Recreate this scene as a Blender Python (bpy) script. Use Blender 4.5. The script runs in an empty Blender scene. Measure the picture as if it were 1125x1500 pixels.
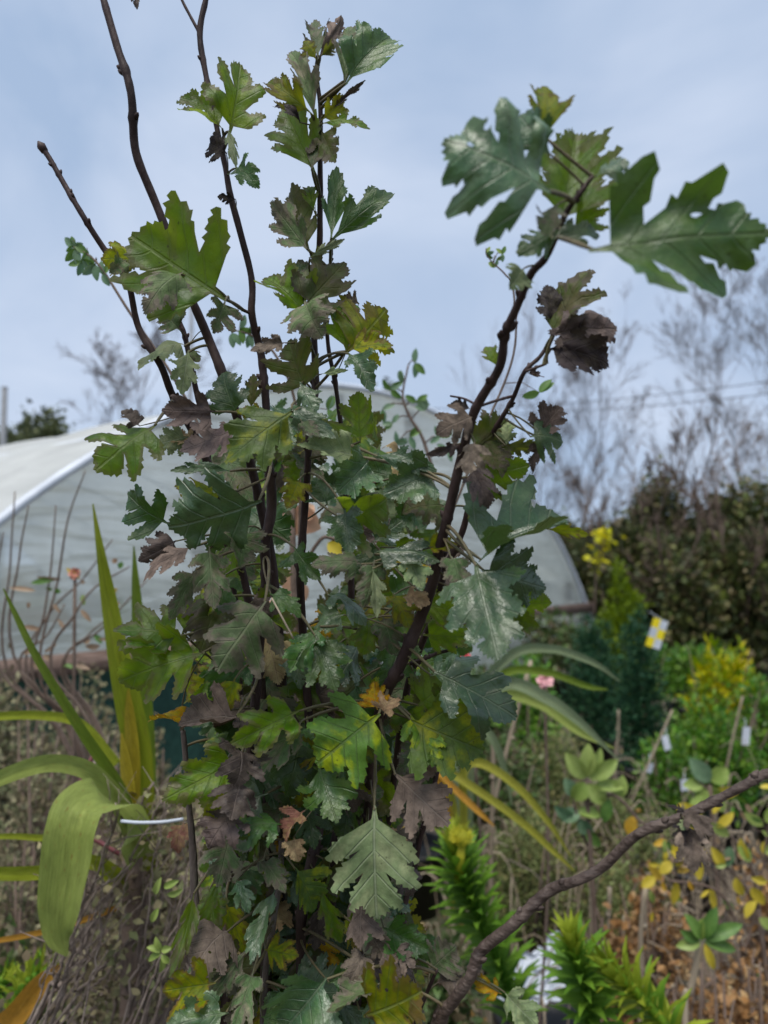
import bpy, bmesh, math, random
import numpy as np
from mathutils import Vector, Matrix, noise
from mathutils.geometry import delaunay_2d_cdt

S = bpy.context.scene
COL = S.collection
R = math.radians

# ------------------------------------------------------------------ camera
F = 1133.0            # focal length in pixels of the 1125 x 1500 photograph
CAM_Z = 1.4
PITCH = math.atan((820 - 750) / F)
cam_d = bpy.data.cameras.new('camera')
cam = bpy.data.objects.new('camera', cam_d); COL.objects.link(cam)
cam_d.sensor_fit = 'VERTICAL'; cam_d.sensor_height = 36.0
cam_d.lens = 36.0 * F / 1500.0
cam_d.clip_start = 0.02; cam_d.clip_end = 600
cam.location = (0, 0, CAM_Z)
cam.rotation_euler = (math.pi / 2 + PITCH, 0, 0)
cam_d.dof.use_dof = True
cam_d.dof.focus_distance = 0.53
cam_d.dof.aperture_fstop = cam_d.lens / 4.0      # a pupil about 4 mm wide
S.camera = cam

# ------------------------------------------------------------------ sky and sun
SUN_EL, SUN_AZ = R(66), R(200)
w = bpy.data.worlds.new('World'); S.world = w; w.use_nodes = True
nt = w.node_tree; nt.nodes.clear()
def N(t, ty, **kw):
    n = t.nodes.new(ty)
    for k, v in kw.items():
        if k == 'ins':
            for a, b in v.items(): n.inputs[a].default_value = b
        else: setattr(n, k, v)
    return n
L_ = lambda t, a, b: t.links.new(a, b)
sky = N(nt, 'ShaderNodeTexSky', sky_type='NISHITA', sun_disc=False, sun_elevation=SUN_EL, sun_rotation=SUN_AZ, air_density=1.0, dust_density=3.0)
tc = N(nt, 'ShaderNodeTexCoord')
mp = N(nt, 'ShaderNodeMapping'); mp.inputs['Scale'].default_value = (1.5, 1.5, 2.6)
no = N(nt, 'ShaderNodeTexNoise', ins={'Scale': 1.5, 'Detail': 5.0, 'Roughness': 0.5, 'Distortion': 0.6})
rp = N(nt, 'ShaderNodeValToRGB')
rp.color_ramp.elements[0].position = 0.36; rp.color_ramp.elements[0].color = (1.72, 2.24, 3.10, 1)
rp.color_ramp.elements[1].position = 0.64; rp.color_ramp.elements[1].color = (2.62, 3.02, 3.75, 1)
mx = N(nt, 'ShaderNodeMix', data_type='RGBA'); mx.inputs['Factor'].default_value = 0.93
bgn = N(nt, 'ShaderNodeBackground'); bgn.inputs['Strength'].default_value = 0.10
wo = N(nt, 'ShaderNodeOutputWorld')
L_(nt, tc.outputs['Generated'], mp.inputs['Vector']); L_(nt, mp.outputs[0], no.inputs['Vector'])
L_(nt, no.outputs['Fac'], rp.inputs['Fac']); L_(nt, sky.outputs[0], mx.inputs['A']); L_(nt, rp.outputs[0], mx.inputs['B'])
L_(nt, mx.outputs['Result'], bgn.inputs['Color']); L_(nt, bgn.outputs[0], wo.inputs['Surface'])
sd = bpy.data.lights.new('sun', 'SUN'); sd.energy = 1.5; sd.angle = R(38); sd.color = (1, 0.96, 0.89)
so = bpy.data.objects.new('sun', sd); COL.objects.link(so)
so.rotation_euler = (Vector((math.sin(SUN_AZ) * math.cos(SUN_EL), math.cos(SUN_AZ) * math.cos(SUN_EL), math.sin(SUN_EL)))).to_track_quat('Z', 'Y').to_euler()
S.view_settings.view_transform = 'Standard'; S.view_settings.look = 'None'
S.view_settings.gamma = 1.0; S.view_settings.exposure = 1.22; S.view_settings.use_curve_mapping = False
try:
    S.cycles.max_bounces = 6; S.cycles.transparent_max_bounces = 10
except Exception: pass

# ------------------------------------------------------------------ helpers
cP, sP = math.cos(PITCH), math.sin(PITCH)
FWD = Vector((0, cP, sP)); UPV = Vector((0, -sP, cP)); RGT = Vector((1, 0, 0)); EYE = Vector((0, 0, CAM_Z))
def P(x, y, d):
    """photo pixel at depth d along the view axis -> world point"""
    return EYE + FWD * d + RGT * ((x - 562.5) / F * d) + UPV * ((750 - y) / F * d)
def px2m(p, d): return p / F * d

def tag(o, label=None, cat=None, group=None, kind=None):
    if label: o['label'] = label
    if cat: o['category'] = cat
    if group: o['group'] = group
    if kind: o['kind'] = kind
    return o
def empty(name, loc=(0, 0, 0)):
    o = bpy.data.objects.new(name, None); COL.objects.link(o); o.location = loc; o.empty_display_size = 0.1
    return o
def thing(name, label, cat, loc=(0, 0, 0), group=None):
    return tag(empty(name, loc), label, cat, group)
def put(name, me, parent=None, loc=None):
    """link a mesh whose vertices are world coordinates; keep them there under its parent"""
    o = bpy.data.objects.new(name, me); COL.objects.link(o)
    if loc is not None: o.location = loc
    if parent is not None:
        o.parent = parent
        off = Vector((0, 0, 0)); q = parent
        while q is not None: off += q.location; q = q.parent
        o.location = (o.location - off) if loc is not None else -off
    return o
class MB:
    def __init__(s): s.v = []; s.f = []; s.uv = None
    def add(s, v, f):
        b = len(s.v); s.v += [tuple(p) for p in v]; s.f += [tuple(i + b for i in q) for q in f]
    def tube(s, pts, rad, sides=6, cap=True):
        pts = [Vector(p) for p in pts]; n = len(pts)
        if not hasattr(rad, '__len__'): rad = [rad] * n
        vs = []; up = None
        for i, p in enumerate(pts):
            t = (pts[min(i + 1, n - 1)] - pts[max(i - 1, 0)])
            if t.length < 1e-9: t = Vector((0, 0, 1))
            t.normalize()
            if up is None: up = t.orthogonal().normalized()
            up = (up - t * up.dot(t))
            if up.length < 1e-6: up = t.orthogonal()
            up.normalize(); b = t.cross(up)
            for k in range(sides):
                a = 2 * math.pi * k / sides
                vs.append(p + (up * math.cos(a) + b * math.sin(a)) * rad[i])
        fs = []
        for i in range(n - 1):
            for k in range(sides):
                k2 = (k + 1) % sides
                fs.append((i * sides + k, i * sides + k2, (i + 1) * sides + k2, (i + 1) * sides + k))
        if cap:
            fs.append(tuple(range(sides - 1, -1, -1))); fs.append(tuple((n - 1) * sides + k for k in range(sides)))
        s.add(vs, fs)
    def box(s, c, sx, sy, sz, ax=None):
        c = Vector(c); X, Y, Z = ax if ax else (Vector((1, 0, 0)), Vector((0, 1, 0)), Vector((0, 0, 1)))
        vs = [c + X * (sx * a) + Y * (sy * b) + Z * (sz * e) for e in (-.5, .5) for b in (-.5, .5) for a in (-.5, .5)]
        s.add(vs, [(0, 2, 3, 1), (4, 5, 7, 6), (0, 1, 5, 4), (1, 3, 7, 5), (3, 2, 6, 7), (2, 0, 4, 6)])
    def lathe(s, c, prof, sides=20):
        c = Vector(c); vs = []
        for r, z in prof:
            for k in range(sides):
                a = 2 * math.pi * k / sides; vs.append(c + Vector((r * math.cos(a), r * math.sin(a), z)))
        fs = [(i * sides + k, i * sides + (k + 1) % sides, (i + 1) * sides + (k + 1) % sides, (i + 1) * sides + k)
              for i in range(len(prof) - 1) for k in range(sides)]
        s.add(vs, fs)
    def mesh(s, name, mat, smooth=True):
        me = bpy.data.meshes.new(name); me.from_pydata(s.v, [], s.f); me.materials.append(mat)
        if smooth: me.polygons.foreach_set('use_smooth', [True] * len(me.polygons))
        me.update(); return me
    def build(s, name, mat, parent=None, smooth=True):
        return put(name, s.mesh(name, mat, smooth), parent)
def crom(pts, n=8):
    """Catmull-Rom through tuples of any length"""
    pts = [np.array(p, float) for p in pts]
    if len(pts) < 3:
        return [pts[0] + (pts[1] - pts[0]) * i / n for i in range(n + 1)]
    out = []
    for i in range(len(pts) - 1):
        p0 = pts[i - 1] if i else 2 * pts[0] - pts[1]
        p3 = pts[i + 2] if i + 2 < len(pts) else 2 * pts[-1] - pts[-2]
        p1, p2 = pts[i], pts[i + 1]
        for k in range(n):
            t = k / n
            out.append(.5 * ((2 * p1) + (-p0 + p2) * t + (2 * p0 - 5 * p1 + 4 * p2 - p3) * t * t + (-p0 + 3 * p1 - 3 * p2 + p3) * t ** 3))
    out.append(pts[-1]); return out

# ------------------------------------------------------------------ materials
def newmat(name):
    m = bpy.data.materials.new(name); m.use_nodes = True; t = m.node_tree; t.nodes.clear()
    return m, t, N(t, 'ShaderNodeOutputMaterial')
def ramp(t, stops):
    r = N(t, 'ShaderNodeValToRGB'); e = r.color_ramp.elements
    while len(e) < len(stops): e.new(0.5)
    for i, (p, c) in enumerate(stops): e[i].position = p; e[i].color = tuple(c) + (1,)
    return r
def M_noise(name, stops, scale=8, rough=.8, bump=.3, bscale=None, detail=5, spec=.3, dist=0.01, stretch=None):
    m, t, o = newmat(name)
    tc = N(t, 'ShaderNodeTexCoord'); mp = N(t, 'ShaderNodeMapping')
    if stretch: mp.inputs['Scale'].default_value = stretch
    L_(t, tc.outputs['Object'], mp.inputs[0])
    n1 = N(t, 'ShaderNodeTexNoise', ins={'Scale': scale, 'Detail': detail, 'Roughness': .6}); L_(t, mp.outputs[0], n1.inputs['Vector'])
    r = ramp(t, stops); L_(t, n1.outputs['Fac'], r.inputs[0])
    b = N(t, 'ShaderNodeBsdfPrincipled', ins={'Roughness': rough, 'Specular IOR Level': spec}); L_(t, r.outputs[0], b.inputs['Base Color'])
    n2 = N(t, 'ShaderNodeTexNoise', ins={'Scale': bscale or scale * 3, 'Detail': 4.0}); L_(t, mp.outputs[0], n2.inputs['Vector'])
    bp = N(t, 'ShaderNodeBump', ins={'Strength': bump, 'Distance': dist}); L_(t, n2.outputs['Fac'], bp.inputs['Height']); L_(t, bp.outputs[0], b.inputs['Normal'])
    L_(t, b.outputs[0], o.inputs['Surface']); return m
def M_fol(name, cols, tr=.3, rough=.5, spec=.35, nsc=25.0, lo=.8, hi=1.6):
    """foliage: every leaf (island) takes its own tone"""
    m, t, o = newmat(name)
    g = N(t, 'ShaderNodeNewGeometry'); k = len(cols)
    r = ramp(t, [((i + .5) / k, c) for i, c in enumerate(cols)]); L_(t, g.outputs['Random Per Island'], r.inputs[0])
    tc = N(t, 'ShaderNodeTexCoord'); n1 = N(t, 'ShaderNodeTexNoise', ins={'Scale': nsc, 'Detail': 3.0}); L_(t, tc.outputs['Object'], n1.inputs['Vector'])
    hs = N(t, 'ShaderNodeHueSaturation', ins={'Saturation': 1.18}); mr = N(t, 'ShaderNodeMapRange', ins={'From Min': .3, 'From Max': .7, 'To Min': lo, 'To Max': hi})
    L_(t, n1.outputs['Fac'], mr.inputs[0]); L_(t, mr.outputs[0], hs.inputs['Value']); L_(t, r.outputs[0], hs.inputs['Color'])
    b = N(t, 'ShaderNodeBsdfPrincipled', ins={'Roughness': rough, 'Specular IOR Level': spec}); L_(t, hs.outputs[0], b.inputs['Base Color'])
    tl = N(t, 'ShaderNodeBsdfTranslucent'); L_(t, hs.outputs[0], tl.inputs['Color'])
    mx = N(t, 'ShaderNodeMixShader', ins={0: tr}); L_(t, b.outputs[0], mx.inputs[1]); L_(t, tl.outputs[0], mx.inputs[2])
    L_(t, mx.outputs[0], o.inputs['Surface']); return m
def M_leaf(name, c1, c2, patch, vein, tr, trc, rough=.42, spec=.5, edge=None):
    """lobed leaf with midrib and side veins in its own UV, blotches of a second colour and a fungus-like speckle"""
    m, t, o = newmat(name)
    uv = N(t, 'ShaderNodeUVMap'); sx = N(t, 'ShaderNodeSeparateXYZ'); L_(t, uv.outputs[0], sx.inputs[0])
    def mth(op, a, b=None, c=None):
        n = N(t, 'ShaderNodeMath', operation=op)
        for i, q in enumerate((a, b, c)):
            if q is None: continue
            if isinstance(q, (int, float)): n.inputs[i].default_value = q
            else: L_(t, q, n.inputs[i])
        return n.outputs[0]
    av = mth('ABSOLUTE', mth('SUBTRACT', sx.outputs['Y'], .5))
    s = mth('SUBTRACT', sx.outputs['X'], mth('MULTIPLY', av, .84))
    d = mth('ABSOLUTE', mth('SUBTRACT', mth('FRACT', mth('ADD', mth('DIVIDE', s, .19), .5)), .5))
    lat = N(t, 'ShaderNodeMapRange', interpolation_type='SMOOTHSTEP', ins={'From Min': .02, 'From Max': .075, 'To Min': 1.0, 'To Max': 0.0}); L_(t, d, lat.inputs[0])
    mid = N(t, 'ShaderNodeMapRange', interpolation_type='SMOOTHSTEP', ins={'From Min': .006, 'From Max': .018, 'To Min': 1.0, 'To Max': 0.0}); L_(t, av, mid.inputs[0])
    ve = mth('MAXIMUM', mth('MULTIPLY', lat.outputs[0], .75), mid.outputs[0])
    oi = N(t, 'ShaderNodeObjectInfo')
    vadd = N(t, 'ShaderNodeVectorMath', operation='ADD'); L_(t, uv.outputs[0], vadd.inputs[0])
    cx = N(t, 'ShaderNodeCombineXYZ'); rm = mth('MULTIPLY', oi.outputs['Random'], 57.0); L_(t, rm, cx.inputs[0]); L_(t, rm, cx.inputs[2]); L_(t, cx.outputs[0], vadd.inputs[1])
    vo = N(t, 'ShaderNodeTexVoronoi', feature='DISTANCE_TO_EDGE', ins={'Scale': 22.0}); L_(t, vadd.outputs[0], vo.inputs['Vector'])
    ret = N(t, 'ShaderNodeMapRange', ins={'From Min': 0.0, 'From Max': .09, 'To Min': 1.0, 'To Max': 0.0}); L_(t, vo.outputs['Distance'], ret.inputs[0])
    n1 = N(t, 'ShaderNodeTexNoise', ins={'Scale': 3.2, 'Detail': 6.0, 'Roughness': .62}); L_(t, vadd.outputs[0], n1.inputs['Vector'])
    n2 = N(t, 'ShaderNodeTexNoise', ins={'Scale': 34.0, 'Detail': 4.0}); L_(t, vadd.outputs[0], n2.inputs['Vector'])
    pm = N(t, 'ShaderNodeMapRange', interpolation_type='SMOOTHSTEP', ins={'From Min': .62 - patch * .4, 'From Max': .80 - patch * .4, 'To Min': 0.0, 'To Max': 1.0})
    L_(t, mth('ADD', n1.outputs['Fac'], mth('MULTIPLY', d, .18)), pm.inputs[0])
    def mixc(f, a, b):
        n = N(t, 'ShaderNodeMix', data_type='RGBA')
        for key, q in (('Factor', f), ('A', a), ('B', b)):
            if isinstance(q, tuple): n.inputs[key].default_value = q + (1,)
            elif isinstance(q, float): n.inputs[key].default_value = q
            else: L_(t, q, n.inputs[key])
        return n.outputs['Result']
    c = mixc(pm.outputs[0], tuple(c1), tuple(c2))
    if edge:   # dry rim beyond the blade's middle
        em = N(t, 'ShaderNodeMapRange', interpolation_type='SMOOTHSTEP', ins={'From Min': .62, 'From Max': .86, 'To Min': 0.0, 'To Max': .85})
        at = N(t, 'ShaderNodeAttribute', attribute_name='rim'); L_(t, mth('ADD', at.outputs['Fac'], mth('MULTIPLY', mth('SUBTRACT', n1.outputs['Fac'], .5), .9)), em.inputs[0])
        c = mixc(em.outputs[0], c, tuple(edge))
    sp = N(t, 'ShaderNodeMapRange', ins={'From Min': .34, 'From Max': .66, 'To Min': .9, 'To Max': 1.1}); L_(t, n2.outputs['Fac'], sp.inputs[0])
    ov = N(t, 'ShaderNodeMapRange', ins={'From Min': 0.0, 'From Max': 1.0, 'To Min': .55, 'To Max': 1.3}); L_(t, oi.outputs['Random'], ov.inputs[0])
    n3 = N(t, 'ShaderNodeTexNoise', ins={'Scale': 6.5, 'Detail': 3.0}); L_(t, vadd.outputs[0], n3.inputs['Vector']); dr = N(t, 'ShaderNodeMapRange', ins={'From Min': .3, 'From Max': .7, 'To Min': .72, 'To Max': 1.28}); L_(t, n3.outputs['Fac'], dr.inputs[0])
    hs = N(t, 'ShaderNodeHueSaturation', ins={'Saturation': 1.18}); L_(t, mth('MULTIPLY', mth('MULTIPLY', sp.outputs[0], dr.outputs[0]), ov.outputs[0]), hs.inputs['Value']); L_(t, c, hs.inputs['Color'])
    hh = N(t, 'ShaderNodeMapRange', ins={'To Min': .485, 'To Max': .515}); L_(t, mth('FRACT', mth('MULTIPLY', oi.outputs['Random'], 7.3)), hh.inputs[0]); L_(t, hh.outputs[0], hs.inputs['Hue'])
    c = mixc(mth('MULTIPLY', ret.outputs[0], .06), hs.outputs[0], tuple(vein))
    c = mixc(mth('MULTIPLY', ve, .55), c, tuple(vein))
    # dark pin-prick spots
    v2 = N(t, 'ShaderNodeTexVoronoi', ins={'Scale': 17.0, 'Randomness': 1.0}); L_(t, vadd.outputs[0], v2.inputs['Vector'])
    ds = N(t, 'ShaderNodeMapRange', ins={'From Min': .10, 'From Max': .22, 'To Min': .55, 'To Max': 0.0}); L_(t, v2.outputs['Distance'], ds.inputs[0])
    gate = N(t, 'ShaderNodeMapRange', ins={'From Min': .5, 'From Max': .6}); L_(t, n1.outputs['Fac'], gate.inputs[0])
    c = mixc(mth('MULTIPLY', ds.outputs[0], gate.outputs[0]), c, (.03, .022, .015))
    b = N(t, 'ShaderNodeBsdfPrincipled', ins={'Specular IOR Level': spec}); L_(t, c, b.inputs['Base Color'])
    rr = N(t, 'ShaderNodeMapRange', ins={'From Min': .3, 'From Max': .7, 'To Min': rough + .02, 'To Max': rough + .16}); L_(t, n1.outputs['Fac'], rr.inputs[0]); L_(t, rr.outputs[0], b.inputs['Roughness'])
    hgt = mth('ADD', mth('MULTIPLY', ve, -1.0), mth('ADD', mth('MULTIPLY', ret.outputs[0], -.06), mth('MULTIPLY', n3.outputs['Fac'], 1.2)))
    bp = N(t, 'ShaderNodeBump', ins={'Strength': .6, 'Distance': .0016}); L_(t, hgt, bp.inputs['Height']); L_(t, bp.outputs[0], b.inputs['Normal'])
    tl = N(t, 'ShaderNodeBsdfTranslucent')
    tcn = N(t, 'ShaderNodeMix', data_type='RGBA', blend_type='MIX'); tcn.inputs['Factor'].default_value = .7
    L_(t, c, tcn.inputs['A']); 
    tv = mixc(mth('MULTIPLY', ve, .6), tuple(trc), tuple(x * .45 for x in trc)); tv2 = mixc(mth('MULTIPLY', ds.outputs[0], gate.outputs[0]), tv, (.02, .02, .005)); L_(t, tv2, tcn.inputs['B'])
    L_(t, tcn.outputs['Result'], tl.inputs['Color'])
    mx = N(t, 'ShaderNodeMixShader', ins={0: tr}); L_(t, b.outputs[0], mx.inputs[1]); L_(t, tl.outputs[0], mx.inputs[2])
    L_(t, mx.outputs[0], o.inputs['Surface']); return m

BR = (.13, .085, .07)
LM = {
 'bg': M_leaf('leaf_blue_green', (.052, .098, .044), (.082, .125, .060), .4, (.15, .19, .11), .15, (.13, .24, .03), .24, .7),
 'dg': M_leaf('leaf_dark_green', (.034, .080, .022), (.060, .105, .032), .4, (.10, .145, .055), .28, (.14, .26, .02), .30, .6),
 'gr': M_leaf('leaf_green', (.058, .122, .012), (.115, .175, .020), .4, (.15, .20, .05), .46, (.34, .48, .02), .36, .5, edge=(.09, .07, .04)),
 'yg': M_leaf('leaf_yellow_green', (.14, .20, .022), (.27, .27, .03), .5, (.19, .24, .06), .48, (.42, .46, .02), .48, .35, edge=(.13, .07, .04)),
 'mo': M_leaf('leaf_mottled', (.085, .145, .035), (.26, .29, .045), .27, (.10, .15, .05), .25, (.28, .33, .03), .46, .4),
 'gg': M_leaf('leaf_grey_green', (.085, .125, .055), (.145, .135, .09), .3, (.16, .185, .10), .18, (.15, .20, .05), .55, .35, edge=(.13, .11, .085)),
 'pl': M_leaf('leaf_pale', (.17, .22, .115), (.25, .285, .16), .4, (.30, .335, .22), .25, (.28, .34, .12), .5, .35),
 'ol': M_leaf('leaf_olive', (.055, .080, .020), (.085, .075, .035), .4, (.10, .11, .04), .36, (.24, .27, .02), .5, .4, edge=(.08, .06, .05)),
 'br': M_leaf('leaf_purple_brown', (.060, .044, .040), (.105, .080, .068), .45, (.12, .09, .075), .10, (.12, .07, .03), .5, .35),
 'gb': M_leaf('leaf_grey_brown', (.125, .098, .082), (.19, .152, .125), .45, (.20, .16, .13), .10, (.2, .13, .08), .7, .2),
 'bk': M_leaf('leaf_shrivelled', (.028, .020, .020), (.05, .04, .03), .3, (.04, .03, .03), .06, (.05, .03, .01), .6, .3),
 'ta': M_leaf('leaf_tan', (.33, .24, .15), (.42, .33, .20), .4, (.38, .27, .17), .25, (.4, .25, .1), .65, .2),
 'rb': M_leaf('leaf_red_brown', (.22, .115, .09), (.27, .19, .11), .4, (.26, .15, .1), .2, (.3, .12, .06), .6, .25),
 'ye': M_leaf('leaf_yellow', (.50, .34, .04), (.55, .24, .03), .35, (.5, .36, .1), .3, (.55, .38, .03), .55, .3, edge=(.32, .16, .05)),
}
BARK = M_noise('bark_purple_brown', [(.3, (.020, .011, .010)), (.5, (.040, .022, .020)), (.72, (.085, .055, .048))], 90, .6, .5, 260, spec=.3, dist=.002, stretch=(1, 1, .35))
BARK_G = M_noise('bark_grey_brown', [(.3, (.045, .034, .030)), (.5, (.10, .078, .068)), (.68, (.17, .145, .12)), (.8, (.15, .17, .10))], 70, .8, .7, 220, dist=.003, stretch=(1, 1, .3))
BARK_O = M_noise('bark_branch', [(.3, (.030, .019, .015)), (.45, (.068, .045, .036)), (.6, (.12, .086, .070)), (.78, (.20, .16, .13))], 120, .6, .8, 300, dist=.003, spec=.4, stretch=(.4, 1, 1))

STALK = M_noise('leaf_stalk', [(.3, (.07, .075, .03)), (.6, (.13, .10, .055)), (.75, (.16, .16, .07))], 60, .5, .2)
# ------------------------------------------------------------------ ground
def soil():
    m, t, o = newmat('soil')
    tc = N(t, 'ShaderNodeTexCoord')
    n1 = N(t, 'ShaderNodeTexNoise', ins={'Scale': 5.0, 'Detail': 9.0, 'Roughness': .7}); L_(t, tc.outputs['Object'], n1.inputs['Vector'])
    n2 = N(t, 'ShaderNodeTexNoise', ins={'Scale': .5, 'Detail': 4.0}); L_(t, tc.outputs['Object'], n2.inputs['Vector'])
    r = ramp(t, [(.3, (.04, .03, .023)), (.5, (.09, .07, .052)), (.7, (.17, .135, .10))]); L_(t, n1.outputs['Fac'], r.inputs[0])
    mx = N(t, 'ShaderNodeMix', data_type='RGBA'); mx.inputs['B'].default_value = (.045, .06, .02, 1); mr = N(t, 'ShaderNodeMapRange', ins={'From Min': .48, 'From Max': .62}); L_(t, n2.outputs['Fac'], mr.inputs[0])
    L_(t, mr.outputs[0], mx.inputs['Factor']); L_(t, r.outputs[0], mx.inputs['A'])
    b = N(t, 'ShaderNodeBsdfPrincipled', ins={'Roughness': .95}); L_(t, mx.outputs['Result'], b.inputs['Base Color'])
    bp = N(t, 'ShaderNodeBump', ins={'Strength': .8, 'Distance': .03}); L_(t, n1.outputs['Fac'], bp.inputs['Height']); L_(t, bp.outputs[0], b.inputs['Normal'])
    L_(t, b.outputs[0], o.inputs['Surface']); return m
def ground():
    mb = MB(); xs = sorted(set([-150, -80, -40, -20, -12] + [round(-8 + .25 * i, 3) for i in range(65)] + [12, 20, 40, 80, 150]))
    ys = sorted(set([-40, -10, -4] + [round(-1 + .25 * i, 3) for i in range(49)] + [13, 15, 20, 30, 50, 90, 200]))
    for y in ys:
        for x in xs:
            z = .035 * noise.noise((x * .9, y * .9, 0)) + .02 * noise.noise((x * 2.7, y * 2.7, 3)) if abs(x) < 9 and -1.5 < y < 13 else 0
            mb.v.append((x, y, z - .01))
    n = len(xs)
    for j in range(len(ys) - 1):
        for i in range(n - 1): mb.f.append((j * n + i, j * n + i + 1, (j + 1) * n + i + 1, (j + 1) * n + i))
    tag(mb.build('ground', soil()), kind='structure')
ground()

def leaf_quads(rng, pts, dirs, length, wid, droop=.2):
    """many small ovate leaves: pts (n,3), dirs (n,3) -> verts, faces; six vertices, four triangles each"""
    n = len(pts); d = dirs / np.maximum(np.linalg.norm(dirs, axis=1, keepdims=True), 1e-6)
    ra = rng.normal(size=(n, 3)); sd = np.cross(d, ra); sd /= np.maximum(np.linalg.norm(sd, axis=1, keepdims=True), 1e-6)
    nr = np.cross(sd, d); ln = (length * rng.uniform(.6, 1.25, n))[:, None]; wd = ln * wid * rng.uniform(.8, 1.2, n)[:, None]
    V = np.stack([pts, pts + d * ln * .45 + sd * wd * .5 + nr * ln * .06, pts + d * ln * .8 + sd * wd * .3, pts + d * ln - nr * ln * droop,
                  pts + d * ln * .8 - sd * wd * .3, pts + d * ln * .45 - sd * wd * .5 + nr * ln * .06], axis=1).reshape(-1, 3)
    b = np.arange(n)[:, None] * 6
    Fq = np.concatenate([b + [0, 1, 5], b + [1, 2, 5], b + [2, 4, 5], b + [2, 3, 4]], axis=0)
    return V, Fq
def np_mesh(name, V, Fc, mat, smooth=False):
    me = bpy.data.meshes.new(name); V = np.asarray(V, np.float32); Fc = np.asarray(Fc, np.int32)
    me.vertices.add(len(V)); me.vertices.foreach_set('co', V.ravel())
    k = Fc.shape[1]; me.loops.add(Fc.size); me.loops.foreach_set('vertex_index', Fc.ravel())
    me.polygons.add(len(Fc)); me.polygons.foreach_set('loop_start', np.arange(len(Fc), dtype=np.int32) * k)
    me.materials.append(mat); me.update(calc_edges=True); me.validate()
    return me

# leaf litter over the near ground
def litter():
    rng = np.random.default_rng(5); n = 14000
    x = rng.uniform(-4.5, 5.5, n); y = 1.0 + 8 * rng.random(n) ** 1.6
    z = np.array([.035 * noise.noise((a * .9, b * .9, 0)) + .02 * noise.noise((a * 2.7, b * 2.7, 3)) for a, b in zip(x, y)]) + rng.uniform(.0, .03, n)
    V, Fq = leaf_quads(rng, np.stack([x, y, z], 1), np.stack([rng.normal(size=n), rng.normal(size=n), rng.normal(size=n) * .35], 1), np.full(n, .045), .55, .1)
    m = M_fol('leaf_litter', [(.05, .032, .02), (.16, .10, .055), (.09, .06, .035), (.26, .17, .08), (.12, .11, .05), (.33, .26, .16)], .1, .9, .1)
    tag(put('leaf_litter', np_mesh('leaf_litter', V, Fq, m)), 'brown and tan dead leaves lying over the dark soil', 'leaf litter', kind='stuff')
litter()

# ------------------------------------------------------------------ polytunnel
def film(name, tint, transp, gloss):
    m, t, o = newmat(name)
    tc = N(t, 'ShaderNodeTexCoord'); n1 = N(t, 'ShaderNodeTexNoise', ins={'Scale': 2.2, 'Detail': 6.0, 'Roughness': .65}); L_(t, tc.outputs['Object'], n1.inputs['Vector'])
    r = ramp(t, [(.3, tuple(c * .78 for c in tint)), (.65, tint)]); L_(t, n1.outputs['Fac'], r.inputs[0])
    mp = N(t, 'ShaderNodeMapping'); mp.inputs['Scale'].default_value = (.45, .45, 2.6); mp.inputs['Rotation'].default_value = (0, .25, 0); L_(t, tc.outputs['Object'], mp.inputs[0])
    n2 = N(t, 'ShaderNodeTexNoise', ins={'Scale': 1.6, 'Detail': 3.0, 'Distortion': .5}); L_(t, mp.outputs[0], n2.inputs['Vector'])
    bp = N(t, 'ShaderNodeBump', ins={'Strength': .7, 'Distance': .12}); L_(t, n2.outputs['Fac'], bp.inputs['Height'])
    df = N(t, 'ShaderNodeBsdfDiffuse'); tl = N(t, 'ShaderNodeBsdfTranslucent'); L_(t, r.outputs[0], df.inputs[0]); L_(t, r.outputs[0], tl.inputs[0]); L_(t, bp.outputs[0], df.inputs['Normal'])
    a = N(t, 'ShaderNodeMixShader', ins={0: .5}); L_(t, df.outputs[0], a.inputs[1]); L_(t, tl.outputs[0], a.inputs[2])
    gl = N(t, 'ShaderNodeBsdfGlossy', ins={'Roughness': .18, 'Color': (.9, .95, 1, 1)}); L_(t, bp.outputs[0], gl.inputs['Normal'])
    b = N(t, 'ShaderNodeMixShader', ins={0: gloss}); L_(t, a.outputs[0], b.inputs[1]); L_(t, gl.outputs[0], b.inputs[2])
    tp = N(t, 'ShaderNodeBsdfTransparent', ins={'Color': (.93, .96, .95, 1)})
    c = N(t, 'ShaderNodeMixShader', ins={0: transp}); L_(t, b.outputs[0], c.inputs[1]); L_(t, tp.outputs[0], c.inputs[2])
    L_(t, c.outputs[0], o.inputs['Surface']); return m
TH, LX, LD, TW, TH_H, TE = .876, -2.645, 3.12, 8.25, 2.757, .697
WD = Vector((math.cos(TH), math.sin(TH), 0)); AXD = Vector((-math.sin(TH), math.cos(TH), 0)); T0 = EYE * 0 + Vector((LX, LD, 0))
def tpt(u, t, k=1.0):
    """point on the tunnel arch: u -1..1 across, t metres back, k grows the arch a little"""
    h = TH_H * max(1 - min(abs(u), 1) ** 2, 0) ** TE
    c = T0 + WD * (TW / 2) + AXD * t
    return c + WD * (u * TW / 2 * k) + Vector((0, 0, h * k))
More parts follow.
